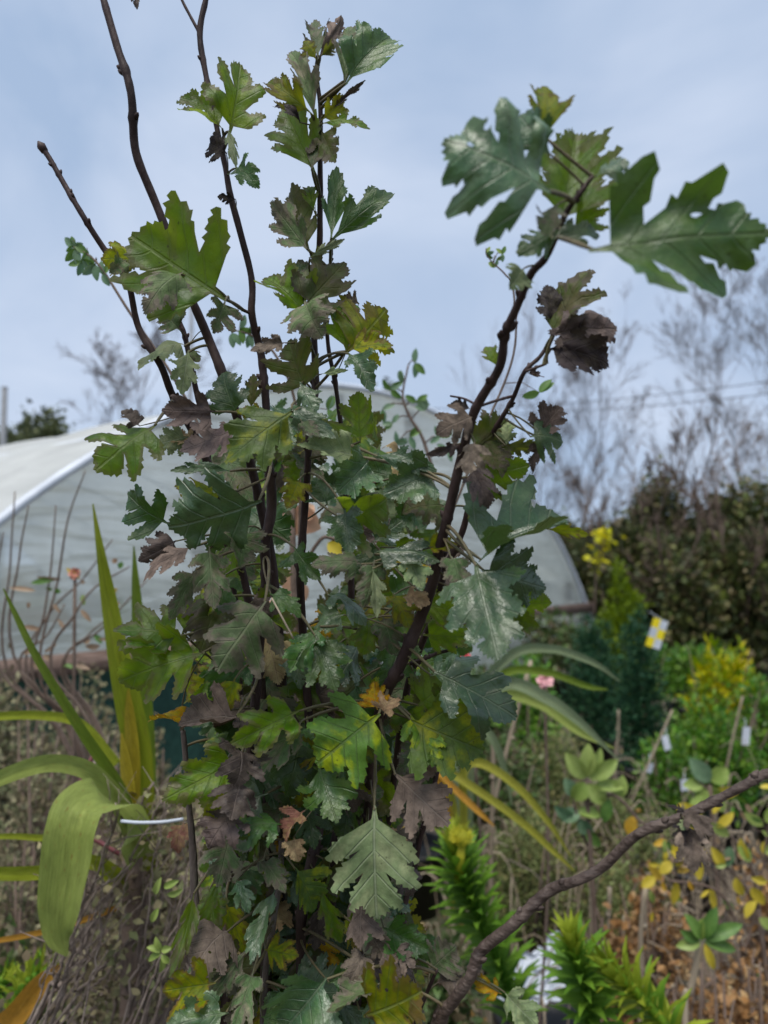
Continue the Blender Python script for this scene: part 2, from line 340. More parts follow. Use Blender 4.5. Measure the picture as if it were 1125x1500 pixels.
def tunnel():
    T = thing('polytunnel', 'large translucent white plastic polytunnel with arched hoops behind the tall hawthorn', 'polytunnel', tuple(T0 + WD * TW / 2))
    tubem = M_noise('galvanised_tube', [(.3, (.50, .54, .60)), (.7, (.70, .74, .80))], 6, .5, .1, spec=.5)
    us = [math.sin(math.pi / 2 * (i / 24 - 1)) if i <= 24 else math.sin(math.pi / 2 * (i / 24 - 1)) for i in range(49)]
    LEN = 12.6; nb = 7
    for k in range(nb + 1):
        mb = MB(); mb.tube([tpt(u, k * LEN / nb, 1.004 if k == 0 else .994) for u in us], .026 if k == 0 else .018, 8); mb.build('hoop', tubem, T)
    skin = film('tunnel_cover_film', (.86, .87, .84), .10, .05)
    for k in range(nb):
        mb = MB(); rows = 5
        for j in range(rows):
            t = (k + j / (rows - 1)) * LEN / nb
            sag = .02 * math.sin(math.pi * j / (rows - 1))
            for u in us: mb.v.append(tuple(tpt(u, t, 1.0 - sag * (1 - u * u) * .6)))
        m = len(us)
        for j in range(rows - 1):
            for i in range(m - 1): mb.f.append((j * m + i, j * m + i + 1, (j + 1) * m + i + 1, (j + 1) * m + i))
        mb.build('cover_panel', skin, T)
    # end wall of looser film above the timber rail
    wallm = film('tunnel_end_film', (.70, .75, .71), .24, .10); RZ = .84
    mb = MB(); cols = 61; rows = 16; rng = random.Random(4)
    for i in range(cols):
        u = -.985 + 1.97 * i / (cols - 1); top = tpt(u, 0).z; lo = min(RZ, top)
        for j in range(rows):
            z = lo + (top - lo) * j / (rows - 1)
            p = tpt(u, 0); p.z = z
            bul = .09 * noise.noise((u * 4, z * 1.1, 1)) + .007 * math.sin(z * 11 + 5 * noise.noise((u * 2, z, 4)))
            mb.v.append(tuple(p + AXD * (.04 + bul * math.sin(math.pi * j / (rows - 1)))))
    for i in range(cols - 1):
        for j in range(rows - 1): mb.f.append((i * rows + j, (i + 1) * rows + j, (i + 1) * rows + j + 1, i * rows + j + 1))
    mb.build('end_sheet', wallm, T)
    timber = M_noise('weathered_timber', [(.3, (.10, .065, .05)), (.6, (.20, .14, .115)), (.8, (.28, .21, .18))], 7, .85, .5, stretch=(1, 1, 6))
    cx = T0 + WD * TW / 2; X3 = (WD, AXD, Vector((0, 0, 1)))
    mb = MB(); mb.box(cx + Vector((0, 0, RZ)) - AXD * .03, TW * .93, .05, .11, X3); mb.build('base_rail', timber, T)
    for s in (-.8, -.42, -.1, .12, .5, .84):
        h = tpt(s, 0).z - .03
        mb = MB(); mb.box(cx + WD * (s * TW / 2) + Vector((0, 0, h / 2)) + AXD * .12, .075, .05, h, X3); mb.build('post', timber, T)
    net = M_noise('teal_netting', [(.35, (.012, .045, .035)), (.65, (.025, .08, .06))], 30, .75, .6, 220)
    mb = MB()
    for i in range(41):
        a = (i / 40 * .5 - .5) * TW * .93
        for j in range(5):
            z = (RZ - .06) * (1 - j / 4)
            mb.v.append(tuple(cx + WD * a + AXD * (.06 + .03 * math.sin(i * 1.7) * (j / 4)) + Vector((0, 0, z))))
    for i in range(40):
        for j in range(4): mb.f.append((i * 5 + j, i * 5 + j + 1, (i + 1) * 5 + j + 1, (i + 1) * 5 + j))
    mb.build('net_skirt', net, T)
    mb = MB(); mb.box(cx + WD * (TW * .93 * .25) + AXD * .07 + Vector((0, 0, RZ * .47)), TW * .465, .02, RZ * .9, X3); mb.build('lower_sheet', wallm, T)
    for s in (-.5, .5):
        mb = MB(); mb.tube([tpt(s, .02, .99), tpt(s, LEN - .02, .99)], .016, 6); mb.build('purlin', tubem, T)
tunnel()

# ------------------------------------------------------------------ far background
def rec_tree(rng, base, height, lean=(0, 0), spread=.5, levels=4, r0=.06, kids=(4, 6), sides=4, fine=.004, start=.25):
    """bare branching: returns tubes of trunk and twigs"""
    trunk = MB(); tw = MB()
    def grow(p, d, ln, r, lev):
        n = 6 if lev < 2 else 4; pts = [p]; q = p.copy(); dd = d.copy()
        for i in range(n):
            dd = (dd + Vector((rng.gauss(0, .10), rng.gauss(0, .10), rng.gauss(0, .05) + .05))).normalized()
            q = q + dd * (ln / n); pts.append(q.copy())
        rad = [max(r * (1 - .75 * i / n), fine) for i in range(n + 1)]
        (trunk if lev == 0 else tw).tube(pts, rad, sides if lev < 2 else 3, cap=False)
        if lev >= levels: return
        for k in range(rng.randint(*kids) + (3 if lev == 0 else 0)):
            f = start + (1 - start) * rng.random() if lev == 0 else .2 + .8 * rng.random()
            i = min(int(f * n), n - 1); a = pts[i].lerp(pts[i + 1], f * n - i)
            dv = (pts[i + 1] - pts[i]).normalized(); side = Vector((rng.gauss(0, 1), rng.gauss(0, 1), rng.gauss(0, .3))); side = (side - dv * side.dot(dv)).normalized()
            nd = (dv + side * spread * rng.uniform(.6, 1.3)).normalized()
            grow(a, nd, ln * rng.uniform(.35, .62) * (1.15 - .5 * f), rad[i] * .55, lev + 1)
    grow(Vector(base), Vector((lean[0], lean[1], 1)).normalized(), height, r0, 0)
    return trunk, tw
BTW = M_noise('bare_twig_bark', [(.3, (.10, .088, .088)), (.7, (.18, .16, .16))], 12, .9, .3)
def bare_tree(px, ytop, d, label, seed, spread=.45, levels=4, r0=.05, lean=(0, 0), fine=.005, start=.2):
    rng = random.Random(seed); b = P(px, 820, d); h = P(px, ytop, d).z
    T = thing('bare_tree', label, 'tree', (b.x, b.y, 0), 'leafless trees on the skyline')
    tr, tw = rec_tree(rng, (b.x, b.y, 0), h * .93, lean, spread, levels, r0, (5, 6), 5, fine, start)
    tr.build('trunk', BTW, T); tw.build('crown', BTW, T)
for i, (px, yt, d, lab, sp, lv, st, ln) in enumerate([
    (190, 500, 26, 'leafless rounded tree rising behind the polytunnel roof', .75, 4, .45, (0, 0)),
    (790, 590, 16, 'slim leafless tree beside the right flank of the polytunnel', .5, 4, .1, (.05, 0)),
    (845, 560, 15, 'leafless tree with brownish twigs between polytunnel and ivy hedge', .5, 4, .1, (-.04, 0)),
    (905, 505, 17, 'tall leafless tree just left of the highest bare tree above the hedge', .5, 4, .1, (-.1, 0)),
    (985, 465, 15, 'tallest leafless tree above the ivy hedge under the cables', .55, 4, .15, (.05, 0)),
    (1050, 490, 16, 'leafless tree with wide fanned twigs behind the ivy hedge', .6, 4, .15, (.1, 0)),
    (1110, 500, 14.5, 'leafless tree rising from the thick ivy end of the hedge', .55, 4, .15, (-.05, 0)),
    (1170, 480, 16, 'leafless tree past the ivy hedge whose twigs reach the cables', .6, 4, .15, (-.15, 0)),
    (720, 470, 11, 'thin pale leafless sapling behind the thick hawthorn stem', .4, 3, .35, (-.08, 0)),
    ]):
    bare_tree(px, yt, d, lab, 100 + i, sp, lv, .07 if i == 0 else (.014 if i == 8 else .022), ln, .009 if i == 0 else (.002 if i == 8 else .0028), st)

def leaf_cloud(rng, blobs, n, size, wid=.5, up=.3, shell=.55):
    """leaf faces through the volume of several ellipsoids, denser near their skins"""
    vol = np.array([b[1][0] * b[1][1] * b[1][2] for b in blobs]) ** .7; pr = vol / vol.sum()
    idx = rng.choice(len(blobs), n, p=pr); c = np.array([b[0] for b in blobs])[idx]; r = np.array([b[1] for b in blobs])[idx]
    d = rng.normal(size=(n, 3)); d /= np.linalg.norm(d, axis=1, keepdims=True)
    rad = (shell + (1 - shell) * rng.random(n))[:, None] * (1 + .18 * rng.normal(size=n))[:, None]
    pts = c + d * r * rad; dirs = d + rng.normal(size=(n, 3)) * .6; dirs[:, 2] += up
    ok = pts[:, 2] > .02
    return leaf_quads(rng, pts[ok], dirs[ok], np.full(ok.sum(), size), wid)
def lumpy(rng, c, r, k, f=.5):
    out = [(tuple(c), tuple(np.array(r) * .7))]
    for i in range(k):
        d = rng.normal(size=3); d /= np.linalg.norm(d); d[2] = d[2] * .9
        out.append((tuple(np.array(c) + d * np.array(r) * rng.uniform(.4, .75)), tuple(np.array(r) * rng.uniform(.25, f))))
    return out
FM = {
 'ivy': M_fol('ivy_hedge_leaves', [(.035, .05, .022), (.07, .085, .035), (.12, .095, .055), (.05, .075, .025), (.16, .13, .075), (.10, .12, .035), (.055, .07, .03)], .15, .55, .35, 1.7, .45, 1.7),
 'evergreen': M_fol('far_evergreen', [(.05, .065, .035), (.075, .09, .04), (.10, .11, .055)], .1, .7),
 'conifer': M_fol('dark_conifer_sprays', [(.012, .040, .020), (.022, .062, .032), (.04, .09, .042)], .1, .6),
 'lime': M_fol('lime_conifer_sprays', [(.12, .17, .025), (.17, .22, .03), (.10, .15, .03)], .25, .6),
 'pieris': M_fol('pieris_leaves', [(.07, .16, .04), (.11, .22, .05), (.17, .26, .06), (.08, .13, .045)], .3, .45),
 'heath': M_fol('small_heath_leaves', [(.14, .17, .075), (.19, .21, .10), (.11, .14, .055), (.22, .20, .10)], .25, .7),
 'yellowish': M_fol('yellow_green_leaves', [(.20, .26, .03), (.12, .19, .03), (.36, .36, .04), (.42, .36, .03)], .35, .5),
 'dry': M_fol('dried_brown_leaves', [(.22, .13, .07), (.33, .21, .12), (.16, .10, .065), (.42, .30, .18)], .15, .9, .1),
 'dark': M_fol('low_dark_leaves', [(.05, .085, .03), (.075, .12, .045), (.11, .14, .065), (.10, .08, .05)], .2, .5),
 'mud': M_fol('brown_mixed_leaves', [(.15, .125, .085), (.20, .18, .115), (.12, .14, .075), (.26, .24, .16)], .15, .8, .2),
}
STEMM = M_noise('shrub_stem', [(.3, (.09, .06, .045)), (.7, (.19, .14, .11))], 20, .8, .3)
CANE = M_noise('pale_cane', [(.3, (.22, .17, .12)), (.7, (.40, .33, .24))], 14, .6, .2, stretch=(1, 1, .2))
POT = M_noise('black_plastic_pot', [(.3, (.012, .012, .013)), (.7, (.03, .03, .032))], 8, .45, .1, spec=.4)
# hedge of ivy along the right: eight rough bushes grown together, each a thing
HL = ['ivy bush in the hedge with brown tops against the sky, beside the polytunnel',
      'low ivy bush at the hedge gap where yellow leaves hang', 'ivy bush with the highest dark crown in the hedge',
      'dense dark ivy bush behind the checked tag', 'broad ivy bush at the far right of the hedge with brown dead leaves',
      'ivy bush behind the yellow-green shrub, its top thin and see-through', 'brownish ivy bush filling the hedge next to the yellow vine', 'brown-green ivy bush in front of the hedge, above the checked tag', 'wide brown-green ivy bush in front of the hedge behind the mid-green shrub']
for i, (px, yt, d, wp) in enumerate([(838, 745, 13.5, 90), (905, 752, 13, 110), (968, 688, 12, 130), (1050, 700, 11.5, 140), (1130, 655, 11, 170), (1000, 760, 9.5, 110), (870, 770, 12, 120), (940, 740, 10.5, 130), (1090, 740, 9.5, 150)]):
    rng = np.random.default_rng(40 + i); b = P(px, 820, d); h = P(px, yt, d).z; rw = px2m(wp, d) * .5
    T = thing('ivy_bush', HL[i], 'bush', (b.x, b.y, 0), 'ivy covered bushes forming the hedge')
    bl = lumpy(rng, (b.x, b.y, h * .50), (rw * 1.15, .8, h * .5), 16)
    V, Fq = leaf_cloud(rng, bl, 13000, .085, .7, .0, .35); put('foliage', np_mesh('foliage', V, Fq, FM['ivy']), T)
    tr, tw = rec_tree(random.Random(60 + i), (b.x, b.y, 0), h * 1.05, (0, 0), .55, 3, .05, (4, 6), 4, .006, .1)
    tr.build('trunk', STEMM, T); tw.build('branches', STEMM, T)
# yellow leaves hanging in the hedge gap
T = thing('yellow_vine', 'bright yellow leaved vine hanging in the hedge beside the polytunnel edge', 'vine', tuple(P(875, 820, 9)))
rng = np.random.default_rng(77); c = P(885, 790, 9); c2 = P(878, 815, 9)
V, Fq = leaf_cloud(rng, [(tuple(c), (.22, .15, .12)), (tuple(c2), (.12, .1, .2))], 60, .085, .7, -.3, .1); put('foliage', np_mesh('foliage', V, Fq, M_fol('vine_yellow', [(.55, .48, .03), (.42, .42, .04)], .3)), T)
mb = MB(); mb.tube(crom([tuple(P(868, 1005, 9.1)), tuple(P(872, 860, 9.05)), tuple(c2), tuple(c)], 5), .012, 5); mb.build('stem', STEMM, T)
# evergreen tree on the far left, conifers behind the tunnel
def blob_tree(name, label, px, ytop, d, wp, mat, seed, n, size, cat='tree', hfrac=.55, k=10):
    rng = np.random.default_rng(seed); b = P(px, 820, d); h = P(px, ytop, d).z; rw = px2m(wp, d) / 2
    T = thing(name, label, cat, (b.x, b.y, 0))
    bl = lumpy(rng, (b.x, b.y, h * (1 - hfrac / 2)), (rw, rw, h * hfrac / 2), k)
    V, Fq = leaf_cloud(rng, bl, n, size, .6, .1, .4); put('crown', np_mesh('crown', V, Fq, mat), T)
    mb = MB(); mb.tube([(b.x, b.y, 0), (b.x + .05, b.y, h * .5), (b.x, b.y, h * .8)], [rw * .12, rw * .09, rw * .03], 7); mb.build('trunk', STEMM, T)
blob_tree('evergreen_tree', 'rounded dark evergreen tree beyond the left end of the polytunnel roof', 62, 606, 30, 135, FM['evergreen'], 1, 8000, .24, k=18)
blob_tree('evergreen_tree', 'hazy evergreen tree beside the pole at the far left', -12, 628, 34, 90, FM['evergreen'], 2, 4000, .28)
blob_tree('conifer_tree', 'pointed dark conifer showing above the polytunnel ridge', 572, 530, 28, 34, FM['evergreen'], 3, 2500, .22)
blob_tree('conifer_tree', 'small dark conifer top next to the pointed conifer above the ridge', 545, 548, 30, 30, FM['evergreen'], 4, 2000, .22)
POLEM = M_noise('grey_pole', [(.3, (.16, .17, .18)), (.7, (.26, .27, .29))], 5, .8, .2)
for px, yt, d, r, lab in ((-1, 566, 25, .13, 'thick grey utility pole at the left end of the polytunnel'), (275, 445, 22, .075, 'thin grey utility pole rising behind the polytunnel roof')):
    b = P(px, 820, d); T = thing('utility_pole', lab, 'pole', (b.x, b.y, 0))
    mb = MB(); mb.tube([(b.x, b.y, 0), (b.x, b.y, P(px, yt, d).z)], [r, r * .75], 10); mb.build('shaft', POLEM, T)
    mb = MB(); mb.lathe((b.x, b.y, P(px, yt, d).z), [(r * .78, 0), (r * .8, .05), (.002, .09)], 10); mb.build('cap', POLEM, T)
WIREM = M_noise('cable_black', [(.3, (.05, .05, .055)), (.7, (.09, .09, .10))], 5, .6, .1)
for y0, y1, lab in ((598, 545, 'upper thin black cable crossing in front of the bare trees'), (606, 566, 'lower thin black cable crossing in front of the bare trees')):
    mb = MB(); a = P(560, y0, 21); b = P(1300, y1 - 12, 13)
    pts = [a.lerp(b, i / 24) + Vector((0, 0, -.25 * (1 - (2 * i / 24 - 1) ** 2))) for i in range(25)]
    mb.tube(pts, .009, 5); tag(mb.build('overhead_cable', WIREM), lab, 'cable', 'overhead cables')
# ------------------------------------------------------------------ nursery plants in the middle distance
def gz(x, y): return .035 * noise.noise((x * .9, y * .9, 0)) + .02 * noise.noise((x * 2.7, y * 2.7, 3)) - .01
def foot_at(px, d):
    b = P(px, 820, d); return Vector((b.x, b.y, gz(b.x, b.y)))
def pot_part(T, b, r, h):
    mb = MB(); z = b.z
    mb.lathe((b.x, b.y, z), [(r * .05, .004), (r * .78, 0), (r * .97, h * .9), (r * 1.06, h * .9), (r * 1.06, h), (r * .96, h), (r * .94, h * .86), (.002, h * .84)], 22)
    mb.build('pot', POT, T)
def potted(name, label, cat, px, ytop, d, wp, mat, seed, n, size, wid=.45, up=.3, ph=.24, pr=None, shape='round', group=None, k=9, stems=5, pot=True, ybot=None):
    rng = np.random.default_rng(seed); pr = pr or min(.15, px2m(wp, d) * .35); rr = random.Random(seed)
    b = P(px, 820, d); b = Vector((b.x, b.y, gz(b.x, b.y))); top = P(px, ytop, d).z; rw = px2m(wp, d) / 2
    if not pot: ph = .02
    T = thing(name, label, cat, tuple(b), group)
    if pot: pot_part(T, b, pr, ph)
    lo = b.z + ph * .8 if ybot is None else P(px, ybot, d).z
    h = top - lo
    if shape == 'column':
        bl = [((b.x + rng.normal() * rw * .12, b.y + rng.normal() * rw * .12, lo + h * f), (rw * max(.25, math.sin(math.pi * min(1, .28 + f * .72)) ** .7), rw * max(.25, math.sin(math.pi * min(1, .28 + f * .72)) ** .7), h * .09)) for f in np.linspace(.05, .95, 15)]
    elif shape == 'cone':
        bl = [((b.x + rng.normal() * rw * .1, b.y, lo + h * f), (rw * (1.08 - f), rw * (1.08 - f), h * .08)) for f in np.linspace(.05, .96, 14)]
    else:
        bl = lumpy(rng, (b.x, b.y, lo + h * .52), (rw, rw * .9, h * .5), k)
    V, Fq = leaf_cloud(rng, bl, n, size, wid, up, .35); put('foliage', np_mesh('foliage', V, Fq, mat), T)
    for s in range(stems):
        mb = MB(); a = Vector((b.x + rr.gauss(0, .02), b.y + rr.gauss(0, .02), b.z + (ph * .75 if pot else -.02))); e = Vector((b.x + rr.gauss(0, rw * .5), b.y + rr.gauss(0, rw * .4), lo + h * rr.uniform(.6, .93)))
        mb.tube([a, a.lerp(e, .5) + Vector((rr.gauss(0, .015), rr.gauss(0, .015), 0)), e], [.006 + rw * .012, .005, .002], 5); mb.build('stem', STEMM, T)
    return T
potted('columnar_conifer', 'dark green columnar conifer beside the checked yellow and white tag', 'conifer', 935, 893, 4.5, 80, FM['conifer'], 1, 5200, .035, .35, .8, .26, .14, 'column', stems=2)
potted('columnar_conifer', 'dark green columnar conifer next to the polytunnel corner', 'conifer', 866, 903, 5.2, 88, FM['conifer'], 2, 5200, .038, .35, .8, .26, .14, 'column', stems=2)
potted('lime_conifer', 'lime green feathery conifer behind the two dark columns', 'conifer', 908, 826, 7, 100, FM['lime'], 3, 5200, .06, .3, .7, .3, .2, 'cone', stems=2)
potted('leafy_shrub', 'yellow-green shrub with bright yellow shoot in front of the hedge', 'shrub', 1052, 915, 4.3, 120, FM['yellowish'], 4, 800, .075, .28, .3, .26, .15, stems=7)
potted('leafy_shrub', 'bushy mid-green shrub with glossy leaves and a hanging pale tag', 'shrub', 1040, 990, 3.7, 165, FM['pieris'], 5, 2600, .045, .38, .35, .26, .15, stems=7)
potted('leafy_shrub', 'fresh green shrub right of the dark conifer with a small blue-white tag', 'shrub', 962, 1062, 3.4, 120, FM['pieris'], 6, 1900, .038, .36, .5, .24, .12, stems=6)
potted('leafy_shrub', 'green shrub below the yellow-green one at the edge of the nursery row', 'shrub', 1135, 975, 4.0, 150, FM['pieris'], 7, 2200, .045, .4, .3, .26, .15, stems=6)
potted('heath_shrub', 'grey-green fine-leaved shrub beneath the arching strap leaves', 'shrub', 800, 1050, 3.0, 150, FM['heath'], 8, 5200, .018, .45, .5, .22, .12, stems=9)
potted('heath_shrub', 'low grey-green fine-leaved shrub behind the oval-leaved shoots', 'shrub', 880, 1120, 2.8, 130, FM['heath'], 9, 4600, .018, .45, .5, .2, .11, stems=9)
potted('heath_shrub', 'dull olive fine-leaved shrub beside the tall monkey puzzle branch', 'shrub', 770, 1150, 2.35, 140, FM['heath'], 10, 4800, .016, .45, .5, .2, .1, stems=9)
potted('heath_shrub', 'loose olive shrub spreading in front of the black pots', 'shrub', 930, 1170, 2.5, 120, FM['heath'], 12, 2600, .018, .45, .5, .2, .1, stems=9)
potted('leafy_shrub', 'leafy green shrub glimpsed under the pink flower', 'shrub', 765, 930, 3.6, 110, FM['pieris'], 13, 1500, .05, .35, .2, .26, .14, stems=6)
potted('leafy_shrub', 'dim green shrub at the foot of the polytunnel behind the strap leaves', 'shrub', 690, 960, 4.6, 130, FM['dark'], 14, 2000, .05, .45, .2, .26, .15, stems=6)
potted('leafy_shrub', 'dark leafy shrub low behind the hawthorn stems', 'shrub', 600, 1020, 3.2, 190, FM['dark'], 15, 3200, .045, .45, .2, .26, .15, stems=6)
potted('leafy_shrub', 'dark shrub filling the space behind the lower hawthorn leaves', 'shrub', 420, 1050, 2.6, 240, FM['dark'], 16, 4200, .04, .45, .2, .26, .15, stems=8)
potted('mixed_shrub', 'brownish shrub of mixed small leaves below the timber rail', 'shrub', 5, 930, 2.7, 230, FM['mud'], 17, 4200, .03, .5, .3, .22, .13, stems=14)
potted('mixed_shrub', 'grey-brown small-leaved shrub between teal netting and twig bundle', 'shrub', 215, 1030, 2.2, 170, FM['mud'], 18, 3800, .022, .5, .3, .2, .12, stems=14)
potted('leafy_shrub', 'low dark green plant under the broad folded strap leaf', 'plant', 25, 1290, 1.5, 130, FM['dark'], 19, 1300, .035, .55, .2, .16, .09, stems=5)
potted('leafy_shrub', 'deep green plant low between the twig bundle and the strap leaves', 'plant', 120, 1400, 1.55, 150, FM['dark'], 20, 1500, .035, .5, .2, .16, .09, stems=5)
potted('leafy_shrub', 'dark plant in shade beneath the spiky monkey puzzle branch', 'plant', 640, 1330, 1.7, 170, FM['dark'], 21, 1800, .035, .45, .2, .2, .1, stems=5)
potted('leafy_shrub', 'green plant at the hedge foot behind the nursery shrubs', 'plant', 1000, 930, 6.2, 140, FM['pieris'], 22, 1800, .06, .4, .3, .26, .15, stems=5)
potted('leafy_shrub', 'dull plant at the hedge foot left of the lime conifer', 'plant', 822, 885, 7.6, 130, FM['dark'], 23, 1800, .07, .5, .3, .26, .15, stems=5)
potted('mixed_shrub', 'sparse twiggy shrub standing against the teal netting', 'shrub', 125, 955, 3.1, 150, FM['mud'], 29, 2300, .026, .5, .3, .2, .12, stems=22)
potted('mixed_shrub', 'low grey-brown small-leaved shrub just under the thin arching strap leaf', 'shrub', 50, 975, 1.95, 190, FM['mud'], 24, 3600, .02, .5, .3, .2, .12, stems=16)
potted('mixed_shrub', 'spreading brown small-leaved shrub behind the broad folded strap leaf', 'shrub', 40, 1150, 1.6, 200, FM['mud'], 25, 3600, .018, .5, .3, .16, .1, stems=18)
potted('heath_shrub', 'fine-leaved olive shrub just behind the twig bundle', 'shrub', 230, 1190, 1.6, 200, FM['heath'], 26, 4600, .014, .5, .3, .16, .1, stems=18)
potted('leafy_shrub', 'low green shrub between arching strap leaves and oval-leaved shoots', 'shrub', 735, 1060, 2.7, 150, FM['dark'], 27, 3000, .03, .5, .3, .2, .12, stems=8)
potted('heath_shrub', 'brownish-green fine-leaved shrub behind the pale canes', 'shrub', 850, 1220, 2.3, 150, FM['heath'], 28, 3600, .018, .5, .3, .16, .1, stems=14)
for k, (px, yt, d, wp, lab) in enumerate([
    (945, 1250, 2.15, 120, 'withered brown plant behind the middle of the bare branch'), (1085, 1345, 1.75, 130, 'withered brown plant with curled leaves under the yellow-leaved twigs'),
    (1000, 1370, 1.65, 110, 'withered brown plant beside the leaf rosette on its pale stem'), (890, 1300, 1.95, 90, 'withered tan plant with pale upright stalks below the bare branch'), (1120, 1230, 2.2, 120, 'withered brown plant behind the yellow-leaved twigs')]):
    potted('dried_plant', lab, 'dried plant', px, yt, d, wp, FM['dry'], 30 + k, 900, .024, .6, -.2, .14, .08, k=12, stems=20)

for k, (px, yt, d, wp, lab) in enumerate([(175, 860, 6.2, 120, 'dim shrub seen through the milky end sheet left of the tall strap leaf'), (330, 800, 7.4, 130, 'dim shrub inside the polytunnel behind the hawthorn'), (600, 830, 8.6, 120, 'dim shrub inside the polytunnel right of the thick stem'), (775, 830, 10.2, 90, 'dim shrub inside the polytunnel near its right corner')]):
    potted('tunnel_shrub', lab, 'shrub', px, yt, d, wp, FM['pieris'], 50 + k, 1600, .07, .4, .3, .26, .15, stems=5)
def tangle():
    rr = random.Random(77); mb = MB()
    for i in range(420):
        left = rr.random() < .3; px = rr.uniform(-40, 280) if left else rr.uniform(640, 1180); d = rr.uniform(1.7, 3.4)
        b = foot_at(px, d); h = rr.uniform(.25, .75) * (1 if d > 2 else .8); lx = rr.gauss(0, .11); ly = rr.gauss(0, .08)
        pts = [b - Vector((0, 0, .02)), b + Vector((lx * .35, ly * .4, h * .5)), b + Vector((lx * .8, ly, h * .85)), b + Vector((lx * 1.4, ly * 1.3, h * rr.uniform(.75, 1.0)))]
        mb.tube(crom([tuple(p) for p in pts], 3), rr.uniform(.0012, .0032), 4, cap=False)
    tag(mb.build('dry_grass_stalks', CANE), 'tangle of thin straw-coloured dry stalks among the nursery plants', 'dry stalks', kind='stuff')
tangle()
# loose black pots on the ground
for px, py, d, r, lab in ((1115, 1395, 1.9, .085, 'black plastic pot half hidden among brown plants at the right edge'), (1000, 1180, 3.1, .10, 'black plastic pot under the green shrubs'), (955, 1185, 3.2, .09, 'black plastic pot beside the grey cane'), (610, 1390, 1.9, .09, 'black plastic pot behind the hawthorn foot')):
    b = P(px, 820, d); b = Vector((b.x, b.y, gz(b.x, b.y))); T = thing('plant_pot', lab, 'pot', tuple(b), 'black nursery pots'); pot_part(T, b, r, .2)
    mb = MB(); mb.lathe((b.x, b.y, b.z + .166), [(r * .93, 0), (r * .5, .012), (.002, .016)], 16); mb.build('compost', M_noise('compost', [(.3, (.02, .015, .012)), (.7, (.06, .045, .035))], 40, .95, .6), T)

# plant tags
WHITE = M_noise('white_plastic', [(.3, (.46, .50, .56)), (.7, (.64, .68, .74))], 9, .5, .1)
YEL = M_noise('yellow_plastic', [(.3, (.78, .62, .02)), (.7, (.85, .70, .03))], 6, .45, .1)
def cane(px0, y0, px1, y1, d, lab, r=.004, group='pale canes among the plants', dd=0):
    a = P(px0, y0, d + dd); b = P(px1, y1, d)
    f = (b.z + .03) / max(a.z - b.z, .02); g = b + (b - a) * f; g.z = gz(g.x, g.y) - .03
    T = thing('cane', lab, 'cane', (g.x, g.y, g.z + .03), group)
    rr = random.Random(int(px0 * 7 + y0)); pts = [a, a.lerp(b, .5) + Vector((rr.gauss(0, .004), 0, 0)), b, b.lerp(g, .5), g]
    mb = MB(); mb.tube(crom([tuple(p) for p in pts], 4), r, 7); mb.build('shaft', CANE, T)
    mb = MB(); mid = a.lerp(b, .4); mb.tube([mid - Vector((0, 0, .004)), mid + Vector((0, 0, .004))], r * 1.25, 7); mb.build('node', CANE, T)
for a in [(722, 1078, 720, 1230, 1.7, 'pale upright cane in front of the yellow strap leaves', .005), (778, 968, 708, 1250, 2.0, 'leaning tan cane behind the yellow strap leaves', .0055), (868, 1285, 866, 1372, 2.0, 'short pale cane just right of the monkey puzzle tip', .006),
          (946, 1300, 940, 1440, 1.8, 'pale cane standing among the withered plants', .006), (893, 1300, 888, 1400, 1.9, 'thin pale cane beside the withered tan plant', .005), (843, 1290, 840, 1360, 2.2, 'pale cane just behind the bare branch', .006),
          (985, 1040, 945, 1130, 3.0, 'slanting grey cane beside the dark conifer', .0045), (906, 1040, 902, 1110, 3.6, 'upright grey cane in front of the dark conifer', .005), (1088, 1020, 1064, 1125, 3.2, 'slanting pale cane in front of the mid-green shrub', .0045)]:
    cane(*a)
T = thing('checked_tag', 'yellow and white checked plant tag hanging above the dark conifer', 'tag', tuple(P(962, 960, 4.25)))
c = P(962, 928, 4.25); ux = (RGT * .95 + UPV * -.30).normalized(); uy = (UPV * .95 + RGT * .30).normalized(); sw, sh = px2m(22, 4.25), px2m(43, 4.25)
for i in range(2):
    for j in range(3):
        mb = MB(); mb.box(c + ux * (i - .5) * sw / 2 + uy * (j - 1) * sh / 3, sw / 2, sh / 3, .0015, (ux, uy, ux.cross(uy))); mb.build('panel', YEL if (i + j) % 2 == 0 else WHITE, T, False)
mb = MB(); mb.tube([c + uy * sh / 2, P(950, 895, 4.45)], .0015, 5); mb.build('string', WHITE, T)
for px, py, d, wp, hp, lab in ((976, 1088, 3.15, 11, 21, 'small blue-white tag hanging on the fresh green shrub'), (1093, 1078, 3.4, 13, 26, 'pale grey tag hanging on the mid-green shrub'), (1003, 1150, 2.9, 13, 16, 'faded tag lying on a black pot rim'), (952, 1125, 3.1, 9, 14, 'faint pale tag low on the fresh green shrub')):
    c = P(px, py, d); T = thing('plant_tag', lab, 'tag', tuple(c), 'pale plant tags')
    mb = MB(); ra = random.Random(int(px)).uniform(-.35, .35); xx = Vector((math.cos(ra), .3, math.sin(ra))).normalized(); zz = (Vector((-math.sin(ra), 0, math.cos(ra))) - xx * 0).normalized(); zz = (zz - xx * zz.dot(xx)).normalized(); mb.box(c, px2m(wp, d), .0015, px2m(hp, d), (xx, zz.cross(xx), zz)); mb.build('card', WHITE, T, False)
    mb = MB(); mb.tube([c + Vector((0, 0, px2m(hp, d) / 2)), c + Vector((.01, .03, px2m(hp, d) / 2 + .03))], .0012, 5); mb.build('loop', WHITE, T)

